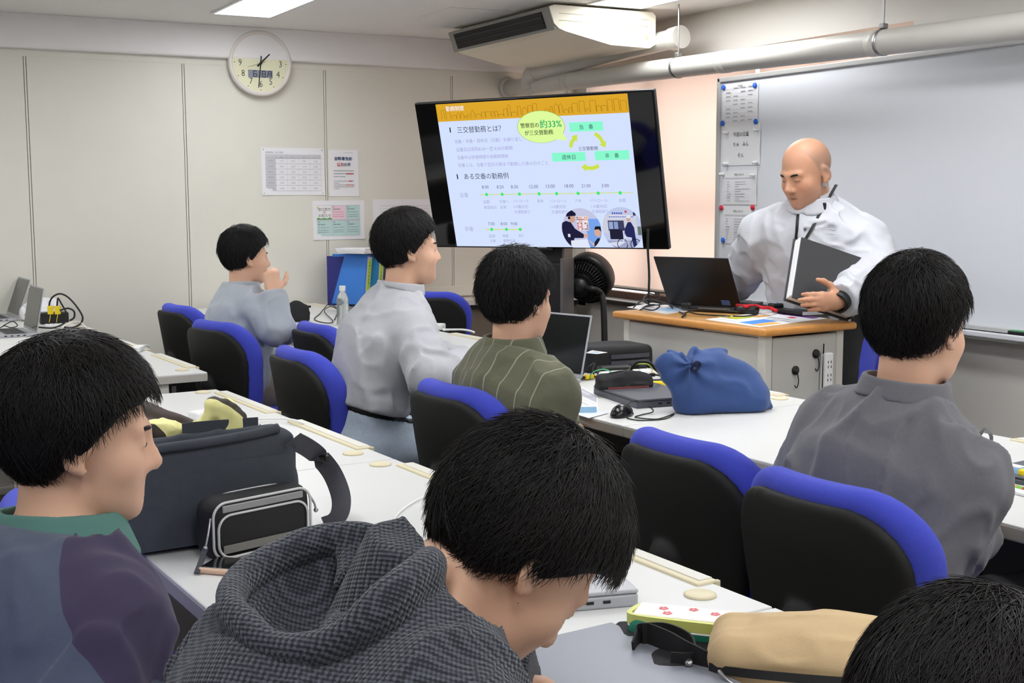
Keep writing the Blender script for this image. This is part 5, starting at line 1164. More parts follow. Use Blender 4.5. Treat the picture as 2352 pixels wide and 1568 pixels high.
# laptops
m_lap = mat('laptop_silver', (176, 177, 182), .38, .35); m_laps = mat('laptop_screen', (22, 24, 26), .12, spec=.6); m_key = mat('laptop_keys', (58, 60, 64), .5); m_lapg = mat('laptop_grey', (140, 143, 152), .42, .2); m_lapb = mat('laptop_black', (26, 26, 28), .45); m_lapd = mat('laptop_dark_grey', (92, 94, 102), .42, .3)
def laptop(label, hinge, rz, lean, w=.325, d=.225, m=None, scr=None, open_=True, name='laptop', sticker=None, th=.016, grp=None):
    """origin at the hinge middle; the base runs towards -y"""
    t = thing(name, label, 'laptop', hinge, rz, grp); m = m or m_lap
    b = MB(); b.box((0, -d/2, th/2), (w, d, th), .004); b.build('base', m, t)
    if open_:
        b = MB(); b.box((0, -d*.40, th+.0006), (w*.9, d*.46, .0014), .0005); b.mat(1)
        for i in range(5):
            for j in range(13): b.box((-w*.42+w*.84*(j+.5)/13, -d*.20-d*.4*(i+.5)/5, th+.0018), (w*.055, d*.066, .0014))
        b.build('keyboard', [m_lapd, m_key], t)
        b = MB(); b.box((0, -d*.82, th+.0005), (.1, .055, .001), .0004); b.build('touchpad', m_lapd, t)
        R = rotx(-lean); b = MB(); b.at((0, 0, th), R); b.box((0, .003, d/2), (w, .006, d), .003); lid = b.build('lid', m, t)
        b = MB(); b.at((0, 0, th), R); b.box((0, -.0008, d/2+.004), (w-.012, .001, d-.022)); b.build('screen', m_laps, lid)
        if sticker: b = MB(); b.at((0, 0, th), R); b.box((sticker[0]*w/2, sticker[3], sticker[1]*d), (sticker[2], .001, sticker[2]*.7)); b.build('sticker', sticker[4] if len(sticker) > 4 else m_white, lid)
    else:
        b = MB(); b.box((0, -d/2, th+.004), (w, d, .007), .003); b.build('lid', m, t)
    b = MB()
    for k in range(4): b.box((w/2+.0003, -d*.25-d*.13*k, th*.55), (.001, .013, .005))
    b.build('ports', m_black, t); return t
def hinge(x0, y0, L, rz, z=DZ): return atz(x0, y0, z)+rotz(rz)@V3(-L/2, 0, 0)
ra = DYAW-PI/2                                  # a laptop used by someone facing the front of the class
laptop('thin silver laptop on the far left desk, the one nearer the camera, screen open', hinge(84, 772, .32, ra), ra, .18, sticker=(-.92, .94, .016, -.0015), grp='silver laptops far left')
laptop('thin silver laptop on the far left desk, the one behind, screen leaning back', hinge(40, 737, .32, ra), ra, .34, sticker=(-.92, .94, .016, -.0015), grp='silver laptops far left')
laptop('open silver laptop with a dark screen in front of the olive shirt man', hinge(1335, 879, .325, ra+.22), ra+.22, .24, w=.325, d=.235, sticker=(-.92, .95, .018, -.0015))
laptop('black laptop on the teaching desk, lid back turned to the class', (0, 0, 0), 0, .64, w=.335, d=.262, m=m_lapb, sticker=(-.62, .08, .038, .0068, mat('sticker_blue', (90, 120, 190), .5))); TLAP = bpy.context.scene.collection.objects[-1]
# ---------------------------------------------------------------- teaching desk
PZT = .90; pA, pB, pC = atz(1405, 714, PZT), atz(1757, 757, PZT), atz(1950, 737, PZT)
e1 = (pA-pB)/np.linalg.norm(pA-pB); pl = np.linalg.norm(pA-pB); e2 = np.cross((0, 0, 1), e1)*-1; e2 = -e2 if e2@(pC-pB) < 0 else e2; pw = abs((pC-pB)@e2)
RP = np.array([e2, e1, V3(0, 0, 1)]).T; arz = math.atan2(e2[1], e2[0])
m_oak = mat('desk_oak', (190, 140, 78), .4, noise=.12, nscale=18); m_oake = mat('desk_oak_edge', (206, 142, 72), .4, noise=.15, nscale=30); m_pod = mat('podium_grey', (196, 194, 188), .5, noise=.02, nscale=6); m_pode = mat('podium_post', (210, 207, 199), .5)
pod = thing('teaching_desk', 'grey teaching desk with a wooden top, covered in cables and papers', 'desk', pB*V3(1, 1, 0), arz)
b = MB(); b.box((pw/2, pl/2, PZT-.014), (pw, pl, .028), .010, 3); b.mat(1); b.box((pw/2, pl/2, PZT-.0005), (pw-.02, pl-.02, .0024), .001); b.build('top', [m_oake, m_oak], pod)
b = MB(); b.box((.05, pl/2, .435), (.02, pl-.12, .85), .003); b.build('front_panel', m_pod, pod)
b = MB(); b.box((pw/2+.01, .05, .435), (pw-.14, .02, .85), .003); b.build('side_panel', m_pod, pod)
b = MB(); b.box((pw/2+.01, pl-.05, .435), (pw-.14, .02, .85), .003); b.build('side_panel', m_pod, pod)
for x, y in ((.055, .055), (.055, pl-.055), (pw-.055, .055), (pw-.055, pl-.055)):
    b = MB(); b.box((x, y, .435), (.04, .04, .868), .006); b.build('corner_post', m_pode, pod)
def P_(x, y, h=0.): return atz(x, y, PZT+h)
def onside(x, y, off=.0): return onplane(x, y, e1, e1@(pB+e1*(.04-off)))      # side panel that faces the camera
for x, y, w_ in ((1873, 812, 'upper'), (1826, 850, 'lower')):
    q = onside(x, y, .0); t = thing('magnet_hook', w_+' black magnet hook on the side of the teaching desk', 'hook', q, arz, 'black magnet hooks')
    b = MB(); b.lathe([(0, 0), (.017, 0), (.017, .006), (.012, .010), (0, .011)], (0, 0, 0), (0, -1, 0), 20); b.build('magnet', m_black, t)
    b = MB(); b.tube(spline([(0, -.010, 0), (.004, -.014, -.03), (.004, -.014, -.05), (-.006, -.016, -.064), (-.018, -.018, -.054)], 5), .0022, 7); b.build('hook', m_black, t)
q = onside(1890, 853); t = thing('power_strip', 'white power strip hanging upright on the teaching desk side', 'power strip', q, arz)
b = MB(); b.box((0, -.018, -.02), (.044, .03, .19), .006); b.build('body', m_white, t)
b = MB()
for k in range(3):
    for sx_ in (-.008, .008): b.box((sx_, -.0335, .04-.05*k), (.003, .001, .010)); b.box((sx_, -.0335, .022-.05*k), (.003, .001, .010))
b.build('sockets', m_dark, t)
b = MB(); b.tube(spline([(-.018, -.018, .11), (-.021, -.02, .0), (-.022, -.02, -.2), (-.02, -.02, -.5)], 5), .0028, 7); b.build('lead', m_cab, t)
# laptop: hinge seen along the class side, leaning towards the class
h0, h1 = P_(1545, 703, .004), P_(1693, 710, .004); hd = (h0-h1)/np.linalg.norm(h0-h1); lrz = math.atan2(hd[1], hd[0])
LT = [o for o in COL.objects if o.get('label', '').startswith('black laptop on the teaching')][0]; LT.location = tuple((h0+h1)/2+V3(0, 0, -.002)); LT.rotation_euler = (0, 0, lrz)
m_pl = mat('sheet_plastic', (236, 238, 242), .25)
def flat(name, label, cat, pts, th=.0012, m=None, items=None, mats=None, grp=None, z=PZT+.0008):
    """flat sheet through four photographed corners; items in its own 0..1 square"""
    C = [np.asarray(p, float) for p in pts]; c = sum(C)/4; t = thing(name, label, cat, (c[0], c[1], z), 0, grp)
    b = MB(); q = [(p[0]-c[0], p[1]-c[1]) for p in C]
    if sum(q[i][0]*q[(i+1) % 4][1]-q[(i+1) % 4][0]*q[i][1] for i in range(4)) < 0: q2 = q[::-1]
    else: q2 = q
    b.prism(q2, 0, th); b.build('sheet', m or m_paper, t); U = lambda u, v: np.append((np.array(q[0])*(1-u)+np.array(q[1])*u)*(1-v)+(np.array(q[3])*(1-u)+np.array(q[2])*u)*v, th+.0004)
    if items:
        b = MB()
        for k, it in enumerate(items):
            if it[0] == 'r': b.mat(it[5]); v = [U(it[1], it[2]), U(it[3], it[2]), U(it[3], it[4]), U(it[1], it[4])]; v = [w+V3(0, 0, .0001*(k % 7)) for w in v]; b.add(v, [(0, 1, 2, 3)])
            if it[0] == 't':
                o_, ux, uy = U(it[2], it[3]), U(1, it[3])-U(0, it[3]), U(it[2], 0)-U(it[2], 1); ux = ux/np.linalg.norm(ux); uy = uy/np.linalg.norm(uy); v, f = text_mesh(it[1], it[4], 'CENTER', .01); b.mat(it[5]); b.add([o_+ux*a[0]+uy*a[1]+V3(0, 0, .0006) for a in v], f)
        b.build('print', mats, t)
    return t
FM = [mat('flyer_lime', (206, 214, 60), .6), mat('flyer_orange', (222, 166, 84), .6), mat('flyer_blue', (60, 132, 214), .6), m_inkg, mat('flyer_purple', (110, 60, 140), .6), m_ink, mat('flyer_sky', (160, 196, 232), .6), m_red]
flat('colour_flyer', 'flyer with lime, blue and orange blocks at the near corner of the teaching desk', 'paper', [P_(1620, 734), P_(1745, 752), P_(1900, 732), P_(1770, 715)], items=[('r', .10, .22, .30, .50, 0), ('r', .22, .5, .36, .7, 1), ('r', .52, .08, .78, .45, 2), ('r', .78, .05, .95, .36, 1), ('r', .5, .5, .9, .53, 3), ('r', .4, .6, .8, .63, 3), ('r', .3, .86, .9, .98, 4), ('r', .05, .1, .45, .13, 3), ('r', .6, .72, .72, .8, 7)], mats=FM)
flat('clear_sheet', 'white laminated sheet under the cables at the far end of the teaching desk', 'paper', [P_(1440, 706), P_(1530, 722), P_(1600, 712), P_(1500, 696)], m=m_pl, items=[('r', .55, .3, .85, .7, 6), ('r', .1, .4, .4, .45, 3)], mats=FM)
flat('printed_sheet', 'white sheet under the black phone on the teaching desk', 'paper', [P_(1715, 718), P_(1770, 726), P_(1800, 716), P_(1750, 708)], z=PZT+.0035)
t = thing('disc_case', 'black disc case with a white lettered spine on the teaching desk under the phone', 'case', P_(1838, 722)+V3(0, 0, .006), arz-.1)
b = MB(); b.box((.0, .0, .008), (.14, .19, .015), .002); b.build('case', m_black, t)
b = MB(); b.box((0, -.0952, .008), (.138, .001, .0135)); b.mat(1); b.at((0, -.0962, .008), RB); b.text('POLICE RECRUITMENT MOVIE', 0, 0, .0062, 0, 'CENTER'); b.build('spine_label', [m_white, m_inkg], t)
q = P_(1812, 716)+V3(0, 0, .022); t = thing('remote_control', 'black remote control with pale buttons lying on the disc case', 'remote', q, arz-.05)
b = MB(); b.box((0, 0, .009), (.20, .048, .018), .007); b.build('body', m_black, t); b = MB()
for i in range(7):
    for j in range(3): b.mat((i+j) % 3 == 0).box((-.075+.022*i, -.013+.013*j, .0185), (.012, .008, .002), .0006)
b.build('buttons', [m_white, mat('button_blue', (110, 150, 210), .5)], t)
cable('red flat lanyard strap coiled behind the laptop on the teaching desk', [P_(1690, 700, .02), P_(1712, 703, .035), P_(1735, 702, .03), P_(1750, 706, .03), P_(1768, 707, .025), P_(1785, 714, .015)], m=mat('strap_red', (214, 36, 44), .6), r=.007, name='lanyard_strap')
cable('yellow twist tie lying on the teaching desk edge', [P_(1648, 727, .003), P_(1668, 729, .003), P_(1682, 726, .012), P_(1672, 723, .012), P_(1658, 728, .003)], .0022, mat('tie_yellow', (226, 190, 80), .6), name='twist_tie')
t = thing('cable_dock', 'long black docking bar with cables in front of the laptop on the teaching desk', 'dock', P_(1640, 717), math.atan2(hd[1], hd[0])+PI)
b = MB(); b.box((0, 0, .014), (.20, .05, .022), .006); b.box((.15, -.01, .018), (.09, .055, .03), .012); b.build('body', m_lapb, t)
b = MB(); b.box((.01, -.0255, .018), (.14, .001, .003)); b.build('trim_line', m_steel, t)
b = MB(); b.box((-.12, 0, .022), (.05, .04, .036), .012); b.build('plug', m_black, t)
for pts, lab in (([P_(1455, 706, .004), P_(1475, 690, .03), P_(1500, 688, .03), P_(1540, 700, .02), P_(1580, 712, .02), P_(1620, 710, .03), P_(1700, 716, .02)], 'black cable arching along the back of the teaching desk past the laptop'), ([P_(1470, 712, .003), P_(1490, 700, .012), P_(1515, 702, .02), P_(1500, 712, .006), P_(1478, 706, .01), P_(1530, 698, .01), P_(1545, 708, .004)], 'tangle of thin black cable at the far end of the teaching desk'),
                 ([P_(1500, 690, .004), P_(1520, 684, .03), P_(1490, 674, .05), P_(1478, 690, .03), P_(1495, 700, .01)], 'small upright loop of black cable by the laptop on the teaching desk'), ([P_(1560, 716, .003), P_(1575, 722, .01), P_(1566, 728, .006), P_(1580, 716, .02), P_(1610, 722, .01), P_(1700, 726, .01), P_(1740, 722, .004)], 'black cable curling along the near edge of the teaching desk')):
    cable(lab, pts, .003)
p0, p1 = atd(1488, 572, 6.2), atd(1490, 690, 6.2); cable('black cable hanging from the screen down to the window sill', [p0+V3(0, 0, .1), p0, (p0+p1)/2+V3(.005, 0, 0), p1, p1+V3(.02, .02, -.4)], .006)
# binder, watch, lanyard, pen of the standing man
TL, TRr, BL = atd(1842, 548, 4.77), atd(1982, 596, 4.85), atd(1798, 678, 4.70)
bx_, by_ = TRr-TL, BL-TL; w_, h_ = np.linalg.norm(bx_), np.linalg.norm(by_); bx_ /= w_; by_ -= bx_*(by_@bx_)*.5; by_ /= np.linalg.norm(by_); bz = np.cross(bx_, by_); by2 = np.cross(bz/np.linalg.norm(bz), bx_); RBD = np.array([bx_, by2, np.cross(bx_, by2)]).T
if RBD[:, 2]@CF > 0: RBD[:, 2] *= -1; 
cB = TL+bx_*w_/2+by_*h_/2
t = thing('document_folder', 'dark grey leather folder held against the standing man\'s belly', 'folder', cB); Rm = np.array([bx_, -by2, np.cross(bx_, -by2)]).T; th_ = .028
m_leather = mat('leather_grey', (66, 66, 68), .55, bump=.3, bscale=600)
b = MB(); b.at((0, 0, 0), Rm); b.box((0, 0, .012), (w_, h_, .005), .0022); b.box((0, 0, -.034), (w_+.014, h_+.008, .005), .0022); b.box((w_/2, 0, -.011), (.005, h_, .048), .002); b.build('cover', m_leather, t)
b = MB(); b.at((0, 0, 0), Rm)
for k in range(7): b.box((-.002-.0015*(k % 3), .001*k, -.028+.0056*k), (w_-.006, h_-.012, .0048))
b.build('pages', m_paper, t)
b = MB(); p_ = atd(1862, 680, 4.68)-cB; q_ = atd(1892, 696, 4.68)-cB; b.cyl(p_, q_, .005, n=10); b.cyl(p_-(q_-p_)*.2, p_, .003, n=10); b.build('pen', m_black, t)
rt = TEACH['root']; Tp = TEACH['T']; wi = TEACH['wi'][0]; el_ = TEACH['el'][0]; dd = (wi-el_)/np.linalg.norm(wi-el_); fr = frame(dd)
b = MB(); b.lathe([(.033, -.016), (.040, -.016), (.041, 0), (.040, .016), (.033, .016), (.033, -.016)], wi+dd*.012, dd, 28); b.build('wrist_watch', m_black, rt)
# ---------------------------------------------------------------- things on the desks
def soft(name, f, lo, hi, res, m, parent=None): return solid(name, f, lo, hi, res, m, parent)
# left far desk
q = atd(101, 716, 7.02); q[2] = DZ; t = thing('plastic_bag', 'crumpled white plastic bag with red print behind the thin silver laptops', 'bag', q)
f = lambda p: smax(smin(s_ell((-.02, 0, .04), (.11, .07, .07))(p), s_ell((.03, .01, .075), (.05, .045, .05))(p), .03)-.014*noise3(p, 18, 4)-.007*ridged(p, 34, 5), .002-p[:, 2], .004)
soft('body', f, (-.16, -.11, -.01), (.14, .11, .16), .006, mat('bag_film', (238, 238, 242), .3, trans=.1), t)
b = MB(); b.at((-.06, -.088, .05), RB@rotz(.3)); b.text('大', -.03, 0, .06, 0, 'CENTER'); b.text('入', .10, .0, .03, 0, 'CENTER'); b.build('print', m_red, t)
K = lambda x, y: atd(x, y, 6.62)
power_strip('black power box behind the thin silver laptops, black cables plugged in', Z(92, 744), Z(157, 741), .07, .062, 3, 'power_box', m_black)
power_strip('white power strip lying in front of the black power box at the far left', Z(102, 752), Z(146, 750), .04, .018, 3)
cable('big arching black cable rising from the black power box at the far left', [K(113, 708), K(113, 703), K(115, 692), K(122, 681), K(137, 674.5), K(153, 680), K(170, 696), K(185, 717), K(190, 731), K(184, 744), Z(166, 752, .006), Z(148, 751, .006)], .0048)
cable('inner black cable bent sharply down from the yellow tag at the far left', [K(131, 708), K(131, 701), K(132, 690), K(134, 685), K(141, 697), K(152, 717), K(154, 729), Z(146, 743, .02), Z(120, 753, .004), Z(88, 751, .004)], .0044)
cable('short black cable loop at the right end of the black power box', [K(138, 713), K(146, 710), K(158, 708), K(170, 715), K(170, 729), K(160, 736)], .0048)
cable('white cable curving off the far left desk by the tray', [Z(142, 752, .006), Z(160, 742, .02), Z(177, 738, .024), Z(190, 744, .02), Z(200, 756, .004)], .004, m_wcab)
for x, y, w_ in ((116, 712, 'left'), (132.5, 712, 'right')):
    b = MB(); b.box((0, 0, 0), (.030, .006, .044), .002); b.tube(spline([(0, 0, -.02), (-.006, -.01, -.04), (-.012, -.02, -.062)], 5), .0016, 6); o = b.build('cable_tag', m_yel); o.location = tuple(K(x, y)); tag(o, w_+' of the two yellow cable tags on the black power box', 'tag', 'yellow tags')
cable('tangled thin black lead on the keyboard of the far left laptops', [Z(2, 752, .02), Z(14, 744, .05), Z(30, 738, .06), Z(40, 748, .03), Z(24, 752, .02), Z(10, 748, .03), Z(-4, 756, .02)], .0025)
t = thing('usb_adapter', 'white adapter box on the left desk by the tray, behind the bottom left head', 'adapter', Z(318, 806), DYAW+PI/2-.5)
b = MB(); b.box((0, 0, .012), (.11, .04, .022), .006); b.build('body', m_white, t); b = MB(); b.tube(spline([(.055, 0, .012), (.08, .0, .016), (.11, -.015, .012), (.13, -.02, .003)], 5), .003, 7); b.build('lead', m_wcab, t)
# big dark shoulder bag
m_canv = mat('canvas_charcoal', (66, 71, 78), .9, noise=.15, nscale=60, bump=.5, bscale=800)
bl_ = Z(352, 1282); bw, bd_, bh = .378, .12, .215; brz = DYAW-.03
t = thing('shoulder_bag', 'charcoal canvas shoulder bag standing open on the middle desk, strap looping right', 'bag', bl_+rotz(brz)@V3(.5*bw-.075, .07, 0), brz)
def fbag(p):
    q = p.copy(); k = np.clip(q[:, 2]/bh, 0, 1); q[:, 2] = q[:, 2]*(1-.06*q[:, 0]/bw); q[:, 1] = q[:, 1]*(1+.25*k)
    d = s_box((0, 0, bh/2), (bw/2, bd_/2, bh/2), .03)(q)*.85; d = smax(d, -s_ell((0, .0, bh+.02), (bw*.40, bd_*.26, .06))(p), .012)
    return d-.005*noise3(p, 11, 3)-.0025*np.exp(-(noise3(p*V3(1, 1, 2), 14, 6)*4)**2)
soft('body', fbag, (-.21, -.10, -.01), (.21, .10, .26), .006, m_canv, t)
b = MB(); b.tube(spline([(-.16, -.045, .202), (-.08, -.052, .207), (.0, -.052, .210), (.08, -.05, .215), (.15, -.042, .222)], 6), .010, 8); b.build('top_hem', m_canv, t)
b = MB(); P = np.array([[(x, -.0605+.012*(z/.2)-.004*math.sin(9*x), z+.02*x) for x in np.linspace(-.165, .165, 12)] for z in np.linspace(.012, .168, 8)]); b.grid(P, True, .003); b.build('front_pocket', m_canv, t)
b = MB(); b.lathe([(.018, -.06), (.020, .0), (.021, .09), (.0185, .09), (.017, 0), (0, -.05)], (.172, -.02, .09), n=20); b.build('side_pocket', m_canv, t)
m_web = mat('webbing_grey', (70, 70, 78), .85, noise=.1, nscale=200, bump=.5, bscale=1200)
sp = [Z(672, 1010, .20), Z(700, 1024, .17), Z(730, 1046, .13), Z(762, 1085, .09), Z(782, 1135, .055), Z(782, 1172, .035), Z(768, 1195, .02), Z(745, 1206, .012)]
SPL = spline(sp, 7); b = MB(); Tb = np.array(t.location); Rb = rotz(brz); b.tube((SPL-Tb)@Rb, 0, flat=(.042, .003), up=np.array([(-.75+.5*k/len(SPL), -.35, .75-.25*k/len(SPL)) for k in range(len(SPL))])); b.build('strap', m_web, t)
b = MB(); c_ = (SPL[15]-Tb)@Rb; b.box(c_, (.014, .05, .016), .004, R=rotz(.4)); b.build('strap_buckle', m_black, t)
b = MB(); b.at(((Z(600, 986, .2)-Tb)@Rb)); b.tube([(0, .012*math.cos(a), .012*math.sin(a)) for a in np.linspace(0, 2*PI, 16, endpoint=False)], .002, 6, closed=True); b.tube([(.022, .009*math.cos(a), .009*math.sin(a)) for a in np.linspace(0, 2*PI, 16, endpoint=False)], .002, 6, closed=True); b.box((.011, 0, 0), (.02, .006, .006), .002); b.build('clasp', m_chrome, t)
b = MB(); P = np.array([[(x, .045+.01*math.sin(8*x), .19+.045*k-.03*abs(x)) for x in np.linspace(-.02, .14, 8)] for k in np.linspace(0, 1, 4)]); b.grid(P, True, .004); b.build('rear_flap', m_canv, t)
m_lem = bpy.data.materials.new('lemon_striped'); m_lem.use_nodes = True; nt = m_lem.node_tree; bb = nt.nodes['Principled BSDF']; tc = nt.nodes.new('ShaderNodeTexCoord'); wv = nt.nodes.new('ShaderNodeTexWave'); wv.inputs['Scale'].default_value = 6; wv.inputs['Distortion'].default_value = 2.5; wv.inputs['Detail'].default_value = 0; wv.bands_direction = 'DIAGONAL'
cr_ = nt.nodes.new('ShaderNodeValToRGB'); cr_.color_ramp.interpolation = 'CONSTANT'; cr_.color_ramp.elements[0].color = (*lin((62, 54, 46)), 1); cr_.color_ramp.elements[1].position = .17; cr_.color_ramp.elements[1].color = (*lin((242, 236, 162)), 1)
nt.links.new(tc.outputs['Object'], wv.inputs[0]); nt.links.new(wv.outputs['Fac'], cr_.inputs[0]); nt.links.new(cr_.outputs[0], bb.inputs['Base Color']); bb.inputs['Roughness'].default_value = .7
q = Z(455, 1000, .20); t2 = thing('folded_bag', 'crumpled lemon yellow bag with dark brown trim poking out of the charcoal shoulder bag', 'bag', q)
def flem(p): return smin(smin(s_box((.045, .0, .02), (.048, .022, .045), .02, roty(.5))(p), s_box((-.03, -.005, -.002), (.07, .022, .03), .018, roty(.15))(p), .015), s_box((-.075, .0, .0), (.03, .02, .028), .015, roty(-.4))(p), .02)-.010*noise3(p, 24, 8)-.005*ridged(p, 46, 9)
soft('body', flem, (-.15, -.07, -.08), (.15, .07, .12), .005, m_lem, t2)
q = Z(400, 975, .21); t3 = thing('umbrella_cloth', 'bunched dark brown cloth beside the lemon yellow bag in the charcoal shoulder bag', 'cloth', q)
f = lambda p: smin(s_cone((-.08, .0, .035), (.06, .01, -.03), .03, .022)(p), s_cone((-.07, -.03, .0), (.03, -.02, -.035), .026, .02)(p), .01)-.005*noise3(p*V3(1, 3, 1), 22, 12)
soft('body', f, (-.15, -.09, -.1), (.13, .09, .11), .006, mat('cloth_brown', (74, 64, 60), .7), t3)
# small black and silver pouch
m_silv = mat('piping_silver', (206, 206, 206), .35, .2); m_silvband = mat('silver_band', (150, 150, 150), .4, .4)
prz = DYAW+.22; pL, pH, pD = .232, .118, .07; q = Z(487, 1296)+rotz(prz)@V3(pL/2, pD/2, 0)
t = thing('camera_pouch', 'small black pouch with silver piping in front of the charcoal shoulder bag', 'pouch', q, prz)
soft('body', lambda p: s_box((0, 0, pH/2), (pL/2, pD/2, pH/2), .028)(p)-.002*noise3(p, 20, 3), (-.14, -.06, -.01), (.14, .06, .14), .005, m_nyl, t)
def rr(L, H, r_, z0, y, n=8): return [(sx*(L/2-r_)+r_*math.cos(a), y, z0+(H/2)+sz*(H/2-r_)+r_*math.sin(a)) for sx, sz, a0 in ((1, 1, 0), (-1, 1, PI/2), (-1, -1, PI), (1, -1, 1.5*PI)) for a in np.linspace(a0, a0+PI/2, n)]
for L, H, z0, y in ((pL-.012, pH-.010, .004, -.034), (pL-.03, pH-.036, .006, -.037)): b = MB(); b.tube(rr(L, H, .028, z0, y), .0026, 6, closed=True); b.build('piping', m_silv, t)
b = MB(); b.tube([(x, .012, pH-.001-.02*(abs(x)/.1)**5) for x in np.linspace(-.1, .1, 16)], .003, 6); b.build('top_zip', m_silv, t)
b = MB(); b.box((0, -.0355, .100), (pL-.05, .004, .014), .002); b.build('band', m_silvband, t)
b = MB(); b.box((0, -.0365, .022), (pL-.05, .003, .016), .001); b.build('mesh_panel', mat('mesh_grey', (120, 118, 112), .6, noise=.6, nscale=900), t)
for s, pts in ((-1, [(-.110, -.025, .085), (-.122, -.035, .06), (-.132, -.04, .035)]), (1, [(.112, -.02, .1), (.122, -.03, .075), (.126, -.03, .06)])):
    b = MB(); b.tube(spline(pts, 5), .0022, 6); b.sphere(pts[-1], .005, 10); b.build('zip_pull', m_steel, t)
b = MB(); b.tube([(-.132, -.04, .034), (-.15, -.055, .018), (-.172, -.075, .004)], 0, flat=(.010, .003)); b.build('pull_strap', m_web, t)
t = thing('smartphone', 'black phone in a cream and coral case lying before the silver-piped pouch', 'phone', Z(562, 1311), DYAW+.75)
b = MB(); b.box((0, 0, .006), (.078, .155, .012), .006, 3); b.build('case', mat('case_cream', (232, 196, 168), .4), t); b = MB(); b.box((0, 0, .0122), (.068, .145, .0012), .0005); b.build('screen', m_laps, t)
cable('thin white cable looping across the middle desk beside the bowed head', [Z(1016, 1132, .004), Z(990, 1134, .004), Z(950, 1152, .004), Z(915, 1178, .004), Z(900, 1205, .004), Z(886, 1240, .004), Z(880, 1262, .006), Z(900, 1274, .01)], .0022, m_wcab)
cable('coiled white cable on the middle desk beside the hood', [Z(866, 1262, .004), Z(890, 1245, .008), Z(930, 1240, .01), Z(956, 1244, .008), Z(930, 1256, .006), Z(890, 1262, .006), Z(870, 1278, .004)], .0022, m_wcab)
cable('green and yellow earth wire loop on the middle desk beside the hood', [Z(884, 1270, .004), Z(895, 1262, .014), Z(910, 1256, .02), Z(928, 1260, .012), Z(932, 1272, .004)], .0022, m_gcab)
b = MB(); b.box((0, 0, .016), (.085, .05, .03), .008); o = b.build('charger', m_white); o.location = tuple(Z(468, 964)); o.rotation_euler = (0, 0, .4); tag(o, 'white charger half hidden behind the lemon yellow bag', 'charger')
cable('white charger lead running along the middle desk into the far tray', [Z(480, 966, .012), Z(545, 966, .01), Z(610, 961, .012), Z(660, 962, .012), Z(688, 968, .014), Z(700, 975, .004)], .0032, m_wcab)
# near right things
cn = Z(1467, 1392); ea = cn-Z(1432, 1360); ea /= np.linalg.norm(ea); cz_ = math.atan2(ea[1], ea[0]); laptop('closed silver laptop of which one corner shows beside the bowed head', cn-ea*.1625, cz_, 0, m=m_lap, open_=False, th=.022)
c1, c2 = Z(1402, 1462), Z(1610, 1562); dv = (c2-c1)/np.linalg.norm(c2-c1); gz = math.atan2(dv[1], dv[0]); laptop('closed grey laptop at the bottom edge in front of the black strap', c1+dv*.165, gz, 0, m=m_lapg, open_=False, th=.018)
L_ = COL.objects[-1]
flat('form_sheet', 'printed form at the bottom edge under the bowed face', 'paper', [Z(1290, 1545), Z(1395, 1568), Z(1440, 1535), Z(1345, 1516)], z=DZ+.0006, items=[('t', '時限', .5, .62, .012, 5), ('r', .1, .4, .9, .44, 3), ('r', .1, .25, .9, .29, 3)], mats=FM)
b = MB(); b.box((0, 0, .004), (.03, .022, .006), .002); o = b.build('cable_tag', m_yel); o.location = tuple(Z(1388, 1520)); o.rotation_euler = (.0, .0, .3); tag(o, 'yellow tag on the desk below the bowed face', 'tag', 'yellow tags')
pr = math.atan2(*(Z(1710, 1500)-Z(1482, 1474))[[1, 0]]); q = (Z(1482, 1474)+Z(1710, 1500))/2
t = thing('pencil_case', 'pencil case with pink-flowered white top, lime zip and green side, by the tan pouch', 'pencil case', q+V3(0, 0, .0), pr)
f = lambda p: s_box((0, .0, .026), (.098, .036, .026), .022)(p)-.003*noise3(p, 20, 6)
soft('body', f, (-.12, -.06, -.01), (.12, .06, .07), .005, mat('case_green', (26, 122, 96), .6), t)
m_flow = mat('case_white_pink', (250, 238, 230), .5, noise=.06, nscale=60)
b = MB(); b.box((0, .003, .050), (.182, .060, .006), .003); b.build('top_panel', m_flow, t)
b = MB(); b.tube(spline([(-.088, .028, .044), (-.0955, .0, .044), (-.088, -.026, .044), (0, -.032, .044), (.094, -.03, .044)], 6), 0, flat=(.008, .016)); b.build('zip', mat('zip_lime', (214, 218, 122), .5), t)
b = MB(); b.tube(spline([(-.096, -.012, .034), (-.088, -.029, .034), (0, -.0355, .034), (.094, -.034, .034)], 6), .0018, 6); b.build('piping', m_white, t)
b = MB()
for x, y in ((-.05, .01), (-.04, -.01), (-.005, .018), (.03, .008)):
    for k in range(5): a = 2*PI*k/5; b.poly([(x+.005*math.cos(a)+.003*math.cos(s_), y+.005*math.sin(a)+.003*math.sin(s_)) for s_ in np.linspace(0, 2*PI, 8, endpoint=False)], .0536)
b.build('flower_print', mat('flower_pink', (230, 110, 120), .6), t)
tr_ = math.atan2(*(Z(1990, 1530)-Z(1640, 1520))[[1, 0]]); q = atz(1868, 1492, DZ+.045)*V3(1, 1, 0)+V3(0, 0, DZ)
m_tan = mat('canvas_tan', (206, 178, 136), .85, noise=.05, nscale=40, bump=.4, bscale=700)
t = thing('tan_pouch', 'puffy tan cloth pouch with a dark zip beside the flowered pencil case', 'pouch', q, tr_-.12)
def ftan(p):
    k = np.clip((p[:, 0]+.15)/.3, 0, 1); d = s_box((0, .0, .038), (.145, .075, .036), .034)(p); d = smin(d, s_ell((.03, .01, .05), (.11, .06, .042))(p), .03)
    return d-.005*noise3(p, 14, 3)-.004*np.exp(-(noise3(p*V3(.5, 1.5, 1), 24, 8)*3.5)**2)
soft('body', ftan, (-.18, -.11, -.01), (.18, .11, .13), .005, m_tan, t)
